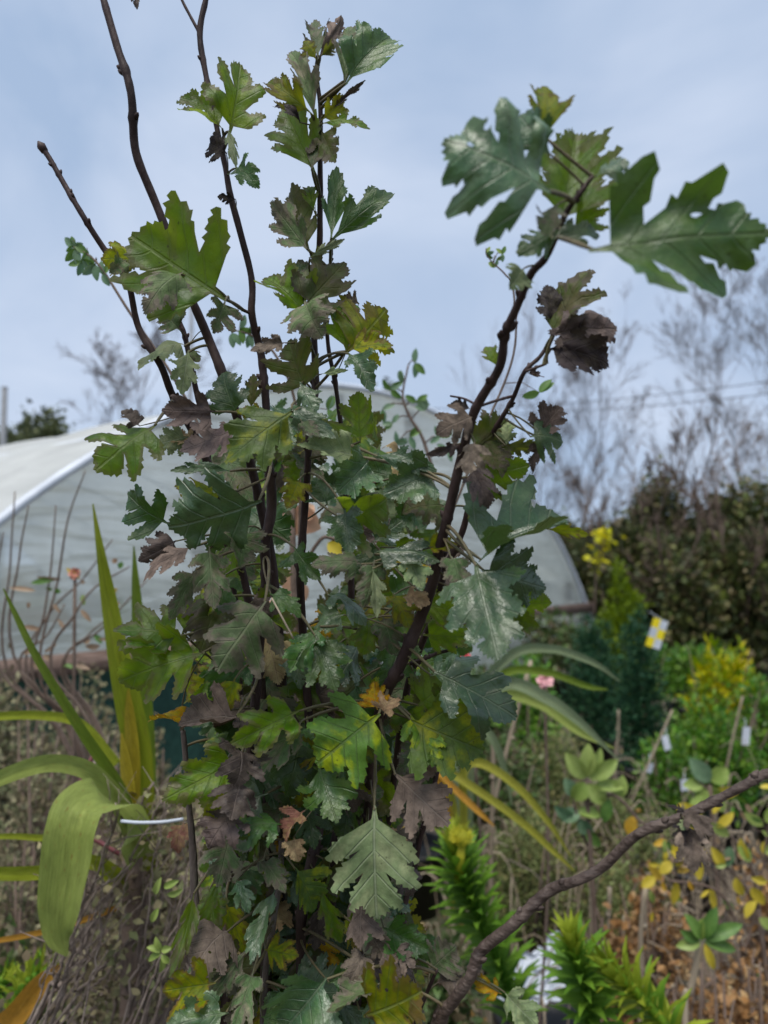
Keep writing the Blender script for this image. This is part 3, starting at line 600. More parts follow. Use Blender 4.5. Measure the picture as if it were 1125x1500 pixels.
# ------------------------------------------------------------------ strap leaves
def M_blade(name, c1, c2, edge=None):
    m, t, o = newmat(name)
    uv = N(t, 'ShaderNodeUVMap'); mp = N(t, 'ShaderNodeMapping'); mp.inputs['Scale'].default_value = (.6, 48.0, 1); L_(t, uv.outputs[0], mp.inputs[0])
    n = N(t, 'ShaderNodeTexNoise', ins={'Scale': 3.0, 'Detail': 3.0}); L_(t, mp.outputs[0], n.inputs['Vector'])
    n2 = N(t, 'ShaderNodeTexNoise', ins={'Scale': 6.0, 'Detail': 6.0, 'Roughness': .7}); L_(t, uv.outputs[0], n2.inputs['Vector'])
    r = ramp(t, [(.3, tuple(x * .75 for x in c1)), (.5, c1), (.7, c2)]); L_(t, n.outputs['Fac'], r.inputs[0])
    hs = N(t, 'ShaderNodeHueSaturation'); mr = N(t, 'ShaderNodeMapRange', ins={'From Min': .3, 'From Max': .7, 'To Min': .75, 'To Max': 1.2}); L_(t, n2.outputs['Fac'], mr.inputs[0]); L_(t, mr.outputs[0], hs.inputs['Value'])
    n4 = N(t, 'ShaderNodeTexNoise', ins={'Scale': 14.0, 'Detail': 4.0}); L_(t, uv.outputs[0], n4.inputs['Vector']); bl = N(t, 'ShaderNodeMapRange', ins={'From Min': .63, 'From Max': .70, 'To Min': 0.0, 'To Max': .75}); L_(t, n4.outputs['Fac'], bl.inputs[0])
    mxb = N(t, 'ShaderNodeMix', data_type='RGBA'); mxb.inputs['B'].default_value = (.30, .22, .05, 1); L_(t, bl.outputs[0], mxb.inputs['Factor']); L_(t, r.outputs[0], mxb.inputs['A']); L_(t, mxb.outputs['Result'], hs.inputs['Color'])
    b = N(t, 'ShaderNodeBsdfPrincipled', ins={'Roughness': .5, 'Specular IOR Level': .35}); L_(t, hs.outputs[0], b.inputs['Base Color'])
    bp = N(t, 'ShaderNodeBump', ins={'Strength': .9, 'Distance': .0015}); L_(t, n.outputs['Fac'], bp.inputs['Height']); L_(t, bp.outputs[0], b.inputs['Normal'])
    tl = N(t, 'ShaderNodeBsdfTranslucent'); L_(t, hs.outputs[0], tl.inputs[0])
    mx = N(t, 'ShaderNodeMixShader', ins={0: .35}); L_(t, b.outputs[0], mx.inputs[1]); L_(t, tl.outputs[0], mx.inputs[2]); L_(t, mx.outputs[0], o.inputs['Surface']); return m
BM = {'lime': M_blade('blade_lime', (.27, .33, .02), (.42, .44, .03)), 'pale': M_blade('blade_pale', (.32, .40, .09), (.44, .49, .14)), 'green': M_blade('blade_green', (.15, .23, .02), (.24, .32, .04)),
      'grey': M_blade('blade_grey', (.19, .25, .13), (.28, .33, .19)), 'yellow': M_blade('blade_yellow', (.50, .40, .03), (.62, .48, .05)), 'ylime': M_blade('blade_yellow_lime', (.33, .33, .04), (.42, .38, .05)), 'orange': M_blade('blade_orange', (.52, .26, .03), (.60, .36, .06))}
def blade(T, pts, mat, fold=.25, nrm=None, name='blade', wave=0):
    """pts: (x, y, full width px, depth) from root to tip; a creased ribbon five vertices wide"""
    sm = crom(pts, 8); n = len(sm); Q = [P(x, y, d) for x, y, w_, d in sm]; W = [px2m(max(w_, .5), d) for x, y, w_, d in sm]
    mb = MB(); uv = []
    for i in range(n):
        t = (Q[min(i + 1, n - 1)] - Q[max(i - 1, 0)]).normalized(); toc = (EYE - Q[i]).normalized() if nrm is None else Vector(nrm)
        s = t.cross(toc); s.normalize(); nz = s.cross(t)
        for k in range(5):
            f = (k - 2) / 2; mb.v.append(tuple(Q[i] + s * W[i] * .5 * f + nz * W[i] * (fold * (abs(f) - .5) + wave * math.sin(i * .9 + f * 2)))); uv.append((i / n * 2, k / 4))
    for i in range(n - 1):
        for k in range(4): mb.f.append((i * 5 + k, i * 5 + k + 1, (i + 1) * 5 + k + 1, (i + 1) * 5 + k))
    me = mb.mesh(name, BM[mat]); ul = me.uv_layers.new(name='UVMap'); li = np.empty(len(me.loops), np.int32); me.loops.foreach_get('vertex_index', li); ul.data.foreach_set('uv', np.array(uv, np.float32)[li].ravel())
    return put(name, me, T)
f0 = P(195, 1250, .98); FT = Vector((f0.x, f0.y, gz(f0.x, f0.y)))
T = thing('strap_leaved_plant', 'yellow-green strap leaved plant with one broad folded leaf beside the hawthorn', 'plant', tuple(FT))
blade(T, [(205, 1290, 44, 1.0), (203, 1120, 40, 1.0), (188, 1030, 38, .99), (172, 950, 30, .98), (158, 870, 21, .98), (146, 800, 11, .97), (136, 738, 2, .97)], 'lime', .3)
blade(T, [(212, 1240, 30, 1.06), (212, 1100, 30, 1.06), (205, 950, 22, 1.06), (199, 860, 12, 1.06), (196, 800, 2, 1.06)], 'green')
blade(T, [(195, 1210, 18, .95), (172, 1150, 18, .94), (118, 1068, 15, .92), (55, 965, 11, .9), (25, 905, 8, .9), (5, 862, 2, .9)], 'green', .35)
blade(T, [(198, 1230, 26, .96), (172, 1172, 26, .93), (130, 1130, 26, .9), (80, 1118, 25, .88), (30, 1128, 24, .86), (-40, 1158, 20, .85)], 'pale', .3)
blade(T, [(205, 1260, 40, .95), (190, 1200, 60, .92), (160, 1170, 74, .86), (122, 1180, 76, .83), (106, 1214, 74, .815), (97, 1270, 72, .81), (88, 1330, 62, .81), (86, 1372, 36, .815), (98, 1400, 4, .82)], 'pale', .22, (.1, -.55, .8))
blade(T, [(170, 1120, 16, 1.05), (120, 1062, 14, 1.05), (60, 1048, 13, 1.05), (-20, 1050, 12, 1.05)], 'lime')
blade(T, [(190, 1240, 17, .97), (190, 1170, 18, .97), (184, 1120, 16, .97), (178, 1074, 3, .97)], 'yellow')
blade(T, [(195, 1240, 16, .99), (195, 1120, 20, .99), (190, 1050, 15, .99), (188, 1010, 3, .99)], 'yellow')
blade(T, [(185, 1290, 20, .96), (130, 1262, 20, .92), (60, 1278, 20, .9), (-30, 1280, 18, .88)], 'lime', .3)
blade(T, [(180, 1310, 10, .96), (110, 1240, 10, .95), (40, 1226, 9, .95), (-30, 1226, 6, .95)], 'lime')
blade(T, [(170, 1330, 8, .96), (100, 1355, 8, .93), (40, 1370, 8, .9), (-30, 1382, 7, .9)], 'orange')
mb = MB()
for a, b_ in (((205, 1300, 1.0), .014), ((195, 1240, .97), .012)):
    q = P(*a); mb.tube([q + Vector((0, 0, .02)), q.lerp(FT, .5), FT - Vector((0, 0, .02))], [b_, b_ * 1.2, b_ * 1.3], 9)
mb.build('stalk', STEMM, T)
mb = MB(); mb.tube(crom([tuple(P(112, 1180, 1.0)), tuple(P(120, 1160, 1.0)), tuple(P(127, 1135, 1.0)), tuple(P(134, 1108, 1.0))], 4), [.004, .007, .0095, .0105, .0105, .01, .009, .008, .007, .006, .005, .003, .001], 9)
mb.tube(crom([tuple(P(112, 1180, 1.0)), tuple(P(95, 1200, 1.01)), tuple(P(190, 1260, 1.0))], 4), .003, 6)
mb.build('flower_bud', M_noise('maroon_bud', [(.3, (.10, .03, .035)), (.7, (.22, .07, .08))], 30, .5, .2), T)
T = thing('fallen_strap_leaf', 'withered orange-yellow strap leaf low at the edge of the strap leaved plant', 'leaf', tuple(P(30, 1475, .95)))
blade(T, [(-20, 1520, 34, .95), (20, 1490, 34, .95), (60, 1440, 26, .95), (90, 1412, 3, .95)], 'orange', .3)
# second clump right of the hawthorn
f0 = P(672, 1210, 1.75); FT2 = Vector((f0.x, f0.y, gz(f0.x, f0.y)))
T = thing('strap_leaved_plant', 'grey-green arching strap leaves with yellowing lower blades right of the hawthorn', 'plant', tuple(FT2))
def clump_blade(pts, mat, w0=14):
    d0 = pts[0][3]; blade(T, [(676 + (pts[0][0] - 676) * .25, 1330, w0, d0), (678 + (pts[0][0] - 678) * .5, 1200, w0, d0)] + pts, mat, .3)
clump_blade([(694, 1040, 15, 1.7), (745, 962, 15, 1.65), (805, 950, 13, 1.62), (868, 970, 9, 1.6), (908, 998, 2, 1.6)], 'grey')
clump_blade([(690, 1060, 17, 1.7), (740, 1002, 18, 1.62), (800, 1022, 17, 1.58), (852, 1060, 12, 1.56), (905, 1112, 2, 1.55)], 'grey')
clump_blade([(690, 1070, 16, 1.75), (730, 1020, 17, 1.72), (790, 1030, 16, 1.7), (850, 1072, 12, 1.68), (900, 1096, 2, 1.68)], 'pale')
clump_blade([(690, 1080, 12, 1.8), (735, 990, 12, 1.8), (800, 985, 11, 1.8), (860, 1005, 8, 1.8), (890, 1010, 2, 1.8)], 'green')
clump_blade([(680, 1130, 12, 1.5), (705, 1118, 13, 1.48), (755, 1150, 12, 1.46), (800, 1200, 9, 1.45), (836, 1254, 2, 1.45)], 'ylime', 12)
clump_blade([(655, 1135, 12, 1.5), (700, 1158, 12, 1.48), (765, 1205, 11, 1.46), (812, 1248, 8, 1.45), (842, 1276, 2, 1.45)], 'ylime', 12)
clump_blade([(640, 1132, 9, 1.5), (665, 1155, 10, 1.48), (698, 1186, 9, 1.46), (724, 1210, 2, 1.45)], 'orange', 10)
clump_blade([(664, 1100, 15, 1.6), (684, 1060, 14, 1.6), (720, 1080, 13, 1.58), (740, 1130, 8, 1.58), (750, 1180, 2, 1.58)], 'grey')

# pink flowers on thin stems
PINK = M_noise('pink_petal', [(.3, (.62, .28, .32)), (.7, (.80, .45, .48))], 30, .6, .1); RED = M_noise('red_petal', [(.3, (.50, .06, .08)), (.7, (.65, .12, .13))], 30, .6, .1)
def flower(name, label, px, py, d, rpx, mat, foot):
    c = P(px, py, d); r = px2m(rpx, d); g = P(foot, 820, d); g = Vector((g.x, g.y, gz(g.x, g.y))); T = thing(name, label, 'flower', tuple(g)); rr = random.Random(int(px))
    mb = MB(); mb.tube(crom([tuple(g - Vector((0, 0, .02))), tuple(g.lerp(c, .5) + Vector((.03, 0, .05))), tuple(c)], 6), .0035, 6); mb.build('stem', STEMM, T)
    for k in range(9):
        a = k * 2.4; tilt = .5 + .5 * (k / 9); dv = Vector((math.cos(a), -.5 + .3 * math.sin(a), math.sin(a))); q = c + dv * r * .35
        mb = MB(); s = dv.orthogonal().normalized(); t2 = dv.cross(s)
        vs = [q - dv * r * .3]; 
        for j in range(7):
            an = math.pi * j / 6; vs.append(q + s * math.cos(an) * r * .5 + dv * math.sin(an) * r * .65 + t2 * r * .15 * rr.uniform(-1, 1))
        mb.add(vs, [(0, j, j + 1) for j in range(1, 7)]); mb.build('petal', mat, T)
flower('rose', 'small pink rose in front of the arching strap leaves', 797, 995, 1.85, 13, PINK, 760)
flower('rose', 'tiny red rosebud beside the upper hawthorn leaves', 681, 961, 1.9, 8, RED, 690)
flower('rose', 'orange-red flower on thin twigs in front of the polytunnel end', 110, 840, 1.5, 9, M_noise('orange_petal', [(.3, (.42, .15, .10)), (.7, (.55, .28, .20))], 30, .7, .1), 70)

# ------------------------------------------------------------------ shrubs with single oval leaves
def M_oval(name, c1, c2, tr=.3, rough=.45):
    m, t, o = newmat(name); oi = N(t, 'ShaderNodeObjectInfo'); tc = N(t, 'ShaderNodeTexCoord')
    n = N(t, 'ShaderNodeTexNoise', ins={'Scale': 60.0, 'Detail': 5.0}); L_(t, tc.outputs['Object'], n.inputs['Vector'])
    ad = N(t, 'ShaderNodeMath', operation='ADD'); mu = N(t, 'ShaderNodeMath', operation='MULTIPLY'); mu.inputs[1].default_value = .35; L_(t, oi.outputs['Random'], mu.inputs[0]); L_(t, n.outputs['Fac'], ad.inputs[0]); L_(t, mu.outputs[0], ad.inputs[1])
    r = ramp(t, [(.4, c1), (.95, c2)]); L_(t, ad.outputs[0], r.inputs[0])
    b = N(t, 'ShaderNodeBsdfPrincipled', ins={'Roughness': rough, 'Specular IOR Level': .4}); L_(t, r.outputs[0], b.inputs['Base Color'])
    tl = N(t, 'ShaderNodeBsdfTranslucent'); L_(t, r.outputs[0], tl.inputs[0]); mx = N(t, 'ShaderNodeMixShader', ins={0: tr}); L_(t, b.outputs[0], mx.inputs[1]); L_(t, tl.outputs[0], mx.inputs[2]); L_(t, mx.outputs[0], o.inputs['Surface']); return m
OV = {'g': M_oval('oval_green', (.07, .16, .03), (.16, .28, .06)), 'l': M_oval('oval_light', (.22, .32, .06), (.34, .42, .12)), 'y': M_oval('oval_yellow', (.52, .40, .03), (.62, .50, .06)), 'o': M_oval('oval_orange', (.60, .33, .03), (.62, .45, .06)),
      'p': M_oval('oval_peach', (.58, .32, .20), (.68, .46, .30)), 'b': M_oval('oval_bluegreen', (.10, .20, .10), (.20, .30, .17)), 't': M_oval('oval_tan', (.28, .18, .11), (.40, .28, .18))}
def oval(T, bx, by, tx, ty, wp, d, mat, dd=0, fold=.3, roll=None, name='leaf', bend=.3):
    """a single oval leaf from pixel base to pixel tip"""
    rr = random.Random(int(bx * 13 + by * 7 + tx)); a = P(bx, by, d); b = P(tx, ty, d + dd); cw = b - a; ln = cw.length; cw.normalize()
    toc = (EYE - a).normalized(); nz = (toc - cw * toc.dot(cw)).normalized(); nz = Matrix.Rotation(R(rr.uniform(-35, 35) if roll is None else roll), 3, cw) @ nz; s = nz.cross(cw); W = px2m(wp, d)
    mb = MB(); n = 9
    for i in range(n + 1):
        f = i / n; hw = W * .5 * (math.sin(math.pi * f ** .9) ** .75 if 0 < f < 1 else 0) + .0004
        for k in (-1, -.5, 0, .5, 1): mb.v.append(tuple(a + cw * ln * f + s * hw * k + nz * (hw * fold * abs(k) + ln * bend * .5 * (f * (1 - f)) * 1.0)))
    for i in range(n):
        for k in range(4): mb.f.append((i * 5 + k, i * 5 + k + 1, (i + 1) * 5 + k + 1, (i + 1) * 5 + k))
    return put(name, mb.mesh(name, OV[mat]), T)
def shoot(T, pts, r, name='stem', mat=None):
    mb = MB(); mb.tube([P(*p) for p in crom(pts, 6)], r, 6); mb.build(name, mat or STEMM, T)
def foot_at(px, d):
    b = P(px, 820, d); return Vector((b.x, b.y, gz(b.x, b.y)))
def stem_down(T, px, py, d, r, mat=None, lean=0):
    g = foot_at(px + lean, d); a = P(px, py, d); mb = MB(); mb.tube(crom([tuple(a), tuple(a.lerp(g, .5) + Vector((.01, 0, 0))), tuple(g - Vector((0, 0, .03)))], 6), r, 7); mb.build('stem', mat or STEMM, T)
# light green shoots behind the bare branch
T = thing('oval_leaved_shrub', 'shrub with light green oval leaves and one orange leaf behind the bare branch', 'shrub', tuple(foot_at(880, 1.8)))
stem_down(T, 858, 1140, 1.8, .006, lean=8); shoot(T, [(862, 1180, 1.8), (900, 1165, 1.78), (940, 1205, 1.77), (970, 1215, 1.77)], .004); shoot(T, [(860, 1240, 1.8), (845, 1195, 1.79), (838, 1160, 1.79)], .003)
for q in [(858, 1140, 828, 1102, 30, 'l'), (860, 1138, 862, 1088, 30, 'l'), (862, 1140, 905, 1112, 30, 'l'), (856, 1145, 838, 1172, 34, 'l'), (860, 1148, 886, 1178, 30, 'l'), (868, 1152, 920, 1152, 22, 'l'), (850, 1190, 822, 1202, 28, 'b'), (848, 1198, 868, 1222, 28, 'b'),
          (846, 1190, 880, 1196, 24, 'l'), (838, 1165, 826, 1140, 26, 'b'), (930, 1195, 922, 1225, 24, 'o'), (905, 1168, 912, 1135, 24, 'l'), (893, 1170, 885, 1205, 22, 'g'), (862, 1130, 880, 1095, 24, 'l'), (840, 1195, 812, 1180, 24, 'b'), (858, 1215, 880, 1240, 20, 'g')]: oval(T, *q[:4], q[4] * .78, 1.79, q[5], bend=.6, fold=.5)
T = thing('oval_leaved_shrub', 'shrub with light oval leaves in front of the black pots, right of the orange leaf', 'shrub', tuple(foot_at(1040, 2.1)))
stem_down(T, 1040, 1150, 2.1, .006); shoot(T, [(1040, 1160, 2.1), (1020, 1140, 2.1), (1015, 1125, 2.1)], .003)
for q in [(1040, 1145, 1010, 1110, 26, 'b'), (1042, 1145, 1066, 1125, 26, 'l'), (1038, 1150, 1056, 1170, 22, 'l'), (1036, 1155, 1018, 1172, 22, 'l'), (1046, 1158, 1082, 1160, 18, 'y'), (1030, 1150, 1000, 1150, 18, 'l'), (1046, 1160, 1060, 1190, 18, 'l')]: oval(T, *q[:5], 2.1, q[5])
# rosette on a pale stem
T = thing('rosette_plant', 'single rosette of glossy green oval leaves on a pale upright stem', 'plant', tuple(foot_at(1010, 1.5)))
g = foot_at(1000, 1.5); a = P(1028, 1376, 1.5); mb = MB(); mb.tube(crom([tuple(a), tuple(P(1012, 1450, 1.5)), tuple(P(1004, 1500, 1.5)), tuple(g - Vector((0, 0, .03)))], 6), .0065, 8); mb.build('stem', CANE, T)
for q in [(1028, 1376, 1002, 1338, 24, 'g'), (1030, 1374, 1050, 1328, 26, 'g'), (1032, 1376, 1088, 1354, 26, 'g'), (1032, 1380, 1078, 1392, 22, 'g'), (1026, 1380, 990, 1386, 22, 'l'), (1028, 1378, 1030, 1345, 20, 'l'), (1032, 1382, 1046, 1420, 16, 'y'), (1024, 1378, 996, 1362, 20, 'g'), (1034, 1378, 1070, 1370, 18, 'g')]: oval(T, *q[:4], q[4] * .75, 1.49, q[5], bend=.6, fold=.45)
# yellow leaved twigs on the right
T = thing('yellow_leaved_shrub', 'arching brown twigs with yellow and green oval leaves at the right edge', 'shrub', tuple(foot_at(1130, 1.75)))
stem_down(T, 1110, 1330, 1.75, .006, lean=15)
for pts in ([(1110, 1330, 1.75), (1075, 1280, 1.74), (1030, 1258, 1.73), (985, 1262, 1.72)], [(1110, 1330, 1.75), (1100, 1270, 1.75), (1060, 1215, 1.75), (1010, 1190, 1.75)], [(1112, 1320, 1.75), (1120, 1260, 1.74), (1125, 1210, 1.74), (1130, 1160, 1.74)],
            [(1090, 1400, 1.72), (1070, 1330, 1.72), (1040, 1300, 1.72), (980, 1290, 1.72)], [(1110, 1330, 1.75), (1085, 1400, 1.73), (1040, 1440, 1.72), (1000, 1470, 1.72)]): shoot(T, pts, .0035)
yr = random.Random(9)
for q in [(1008, 1235, 990, 1270, 30, 'y'), (1000, 1258, 978, 1240, 28, 'y'), (1020, 1255, 1025, 1290, 24, 'y'), (985, 1262, 965, 1280, 24, 'y'), (990, 1290, 985, 1325, 22, 'y'), (1068, 1225, 1040, 1205, 26, 'l'), (1080, 1240, 1100, 1262, 28, 'l'), (1095, 1260, 1085, 1228, 26, 'y'), (1118, 1210, 1090, 1190, 24, 'l'), (1122, 1205, 1135, 1180, 22, 'l'),
          (1078, 1285, 1088, 1312, 24, 'y'), (1060, 1270, 1042, 1240, 24, 'y'), (1100, 1300, 1120, 1325, 26, 'y'), (1108, 1320, 1092, 1345, 22, 'y'), (1040, 1300, 1048, 1335, 18, 'y'), (1070, 1240, 1066, 1270, 24, 'b'), (1120, 1250, 1140, 1235, 24, 'l'), (1010, 1190, 1030, 1165, 22, 'l'), (1028, 1195, 1000, 1175, 22, 'y'), (960, 1285, 940, 1300, 24, 'y'), (968, 1290, 950, 1262, 20, 'o'), (1112, 1345, 1135, 1360, 24, 'l'), (1050, 1212, 1075, 1190, 22, 'y'), (1125, 1290, 1100, 1285, 20, 'y')]:
    oval(T, *q[:4], q[4] * .62, 1.73, q[5], bend=yr.uniform(-.4, .8), fold=yr.uniform(.1, .7))
for i in range(46):
    x = yr.uniform(950, 1140); y = yr.gauss(1260, 45); an = yr.uniform(0, 6.28); ln = yr.uniform(12, 26)
    oval(T, x, y, x + math.cos(an) * ln, y + math.sin(an) * ln, ln * yr.uniform(.32, .5), 1.73 + yr.gauss(0, .06), yr.choice('yylttog'), bend=yr.uniform(-.5, .9), fold=yr.uniform(.1, .8))
    shoot(T, [(x, y, 1.74), (x + yr.uniform(0, 30), y + 14, 1.745), (x + yr.uniform(20, 60), y + yr.uniform(20, 60), 1.75)], .0012, 'twig')
# blossom-like peach leaves seen through the hawthorn, on their own twig
T = thing('peach_leaved_twig', 'twig with peach-orange withered leaves showing through the hawthorn stems', 'plant', tuple(foot_at(440, .95)))
stem_down(T, 425, 640, .95, .004, lean=30); shoot(T, [(432, 760, .95), (400, 720, .94), (360, 705, .93)], .0025); shoot(T, [(438, 840, .95), (470, 790, .95), (492, 790, .95)], .0025)
for q in [(425, 745, 470, 775, 44, 'p'), (430, 750, 415, 790, 40, 'p'), (432, 830, 426, 880, 32, 'p'), (385, 715, 345, 722, 36, 'p'), (370, 708, 395, 690, 30, 'p'), (428, 650, 418, 700, 44, 't'), (432, 855, 448, 880, 30, 'p'), (480, 795, 502, 812, 22, 'y'), (440, 760, 460, 740, 30, 'p'), (415, 880, 395, 905, 30, 'p')]: oval(T, *q[:5], .95, q[5])

# ------------------------------------------------------------------ monkey puzzle branches
MPM = {'d': M_oval('monkey_puzzle_green', (.07, .19, .015), (.21, .37, .03), .25, .6), 'y': M_oval('monkey_puzzle_lime', (.22, .30, .02), (.40, .46, .04), .3, .6)}
def mp_leaf(mat):
    mb = MB(); V = []
    for f, w_, z in ((0, .10, 0), (.35, .125, .07), (.7, .075, .06), (1, 0.004, -.05)):
        V += [(f, -w_, z + .03), (f, 0, z), (f, w_, z + .03)]
    F_ = []
    for i in range(3):
        for k in range(2): F_.append((i * 3 + k, i * 3 + k + 1, (i + 1) * 3 + k + 1, (i + 1) * 3 + k))
    mb.add(V, F_); return mb.mesh('leaf', mat)
MPL = {k: mp_leaf(m) for k, m in MPM.items()}
def mp_branch(T, pts, n, rpx, mat, seed, tipy=0.0, f0=0.0):
    """pts (x, y, depth) root to tip; spiral of stiff pointed leaves"""
    rr = random.Random(seed); sm = [P(*p) for p in crom(pts, 10)]; m = len(sm); d = pts[-1][2]
    mb = MB(); mb.tube(sm, [.007] * (m - 1) + [.002], 8); st = mb.build('branch', MPM['d'], T)
    L0 = px2m(rpx, d)
    base = T.location
    for i in range(n):
        f = f0 + (1 - f0) * (i + .5) / n; x = f * (m - 1); k = min(int(x), m - 2); p = sm[k].lerp(sm[k + 1], x - k); ax = (sm[k + 1] - sm[k]).normalized()
        u = ax.orthogonal().normalized(); v = ax.cross(u); a = i * 2.39996 + rr.uniform(-.2, .2); rd = u * math.cos(a) + v * math.sin(a)
        open_ = .95 - .75 * max(0, (f - .75) / .25) ** 1.2
        dv = (ax * (1.25 - open_ * .75) + rd * open_ + Vector((0, 0, .12))).normalized(); L = L0 * rr.uniform(.85, 1.15) * (1 - .25 * max(0, (f - .8) / .2))
        z = (ax - dv * ax.dot(dv)).normalized(); y = z.cross(dv)
        o = bpy.data.objects.new('leaf', MPL['y' if rr.random() < (mat == 'y') * .85 + tipy * (f > .9) else 'd']); COL.objects.link(o); o.parent = T
        o.matrix_local = Matrix.Translation(p + rd * .006 - base) @ Matrix((dv, y, z)).transposed().to_4x4() @ Matrix.Scale(L, 4)
g = foot_at(760, 1.45); T = thing('monkey_puzzle', 'young monkey puzzle tree with stiff spiky green branches right of the hawthorn foot', 'tree', tuple(g))
mb = MB(); mb.tube([g - Vector((0, 0, .03)), g + Vector((0, 0, .25)), P(765, 1540, 1.4)], [.022, .018, .014], 10); mb.build('trunk', STEMM, T)
mp_branch(T, [(765, 1540, 1.38), (742, 1440, 1.36), (705, 1350, 1.33), (680, 1290, 1.32), (668, 1245, 1.32)], 150, 60, 'd', 1, 1, .1)
mp_branch(T, [(765, 1540, 1.38), (850, 1545, 1.22), (866, 1490, 1.18), (852, 1430, 1.15), (838, 1378, 1.13)], 74, 64, 'd', 2, .9, .42)
mp_branch(T, [(765, 1540, 1.38), (900, 1560, 1.22), (985, 1530, 1.15), (940, 1462, 1.14), (890, 1416, 1.13)], 74, 60, 'y', 3, 1, .45)
TIPM = M_noise('yellow_tip', [(.3, (.28, .30, .02)), (.7, (.50, .44, .03))], 60, .7, .3)
mb = MB(); c = P(676, 1228, 1.3); r = px2m(13, 1.3); mb.lathe(c - Vector((0, 0, r)), [(r * .3, 0), (r * .8, r * .4), (r, r), (r * .8, r * 1.6), (r * .4, r * 1.9), (.001, r * 2)], 12); mb.tube([c - Vector((0, 0, r * .8)), P(672, 1290, 1.32)], [r * .5, .008], 8)
rr = random.Random(4)
for k in range(120):
    zz = 1 - 1.5 * (k + .5) / 120; an = k * 2.39996; dv = Vector((math.cos(an) * math.sqrt(max(0, 1 - zz * zz)), math.sin(an) * math.sqrt(max(0, 1 - zz * zz)), zz)); t1 = dv.orthogonal().normalized() * r * .13
    mb.add([c + dv * r * .9 - t1, c + dv * r * .9 + t1, c + dv * r * rr.uniform(1.35, 1.7) + Vector((0, 0, r * .25))], [(0, 1, 2)])
mb.build('growing_tip', TIPM, T)
g = foot_at(40, 1.15); T = thing('monkey_puzzle', 'small monkey puzzle with lime spiky shoots under the broad folded strap leaf', 'tree', tuple(g))
mb = MB(); mb.tube([g - Vector((0, 0, .03)), P(30, 1560, 1.15)], [.018, .012], 9); mb.build('trunk', STEMM, T)
mp_branch(T, [(30, 1560, 1.15), (20, 1480, 1.15), (40, 1440, 1.15), (75, 1420, 1.14)], 70, 40, 'y', 5, 1)
mp_branch(T, [(30, 1560, 1.15), (-20, 1500, 1.17), (-10, 1455, 1.17), (10, 1430, 1.17)], 55, 36, 'd', 6, 1)

# torn white sack on the ground
def sack():
    d = 1.9; rng = random.Random(8); mb = MB(); nx, ny = 16, 12; c = P(795, 1428, d)
    T = thing('white_sack', 'crumpled white plastic sack lying on a pot behind the spiky monkey puzzle shoot', 'sack', (c.x, c.y, c.z - .05))
    for layer, (ox, oz, sw, sh, rot) in enumerate(((0, 0, .16, .09, .3), (-.055, -.03, .12, .07, -.2), (.045, .025, .085, .085, .8))):
        m2 = MB()
        for j in range(ny + 1):
            for i in range(nx + 1):
                u, v = i / nx - .5, j / ny - .5; e = 1 + .18 * noise.noise((u * 6 + layer, v * 6, 2))
                x = (u * sw * math.cos(rot) - v * sh * math.sin(rot)) * e; z = (u * sw * math.sin(rot) + v * sh * math.cos(rot)) * e
                y = .05 * noise.noise((u * 4 + layer * 9, v * 4, 5)) + .022 * noise.noise((u * 11, v * 11 + layer, 7)) + v * .05
                m2.v.append((c.x + ox + x, c.y + y + layer * .012, c.z + oz + z))
        for j in range(ny):
            for i in range(nx): m2.f.append((j * (nx + 1) + i, j * (nx + 1) + i + 1, (j + 1) * (nx + 1) + i + 1, (j + 1) * (nx + 1) + i))
        m2.build('fold', WHITE, T, False)
sack()
b = foot_at(795, 1.98); T = thing('plant_pot', 'tall black plastic pot holding up the white sack', 'pot', tuple(b), 'black nursery pots'); pot_part(T, b, .13, max(.1, P(795, 1455, 1.98).z - b.z))

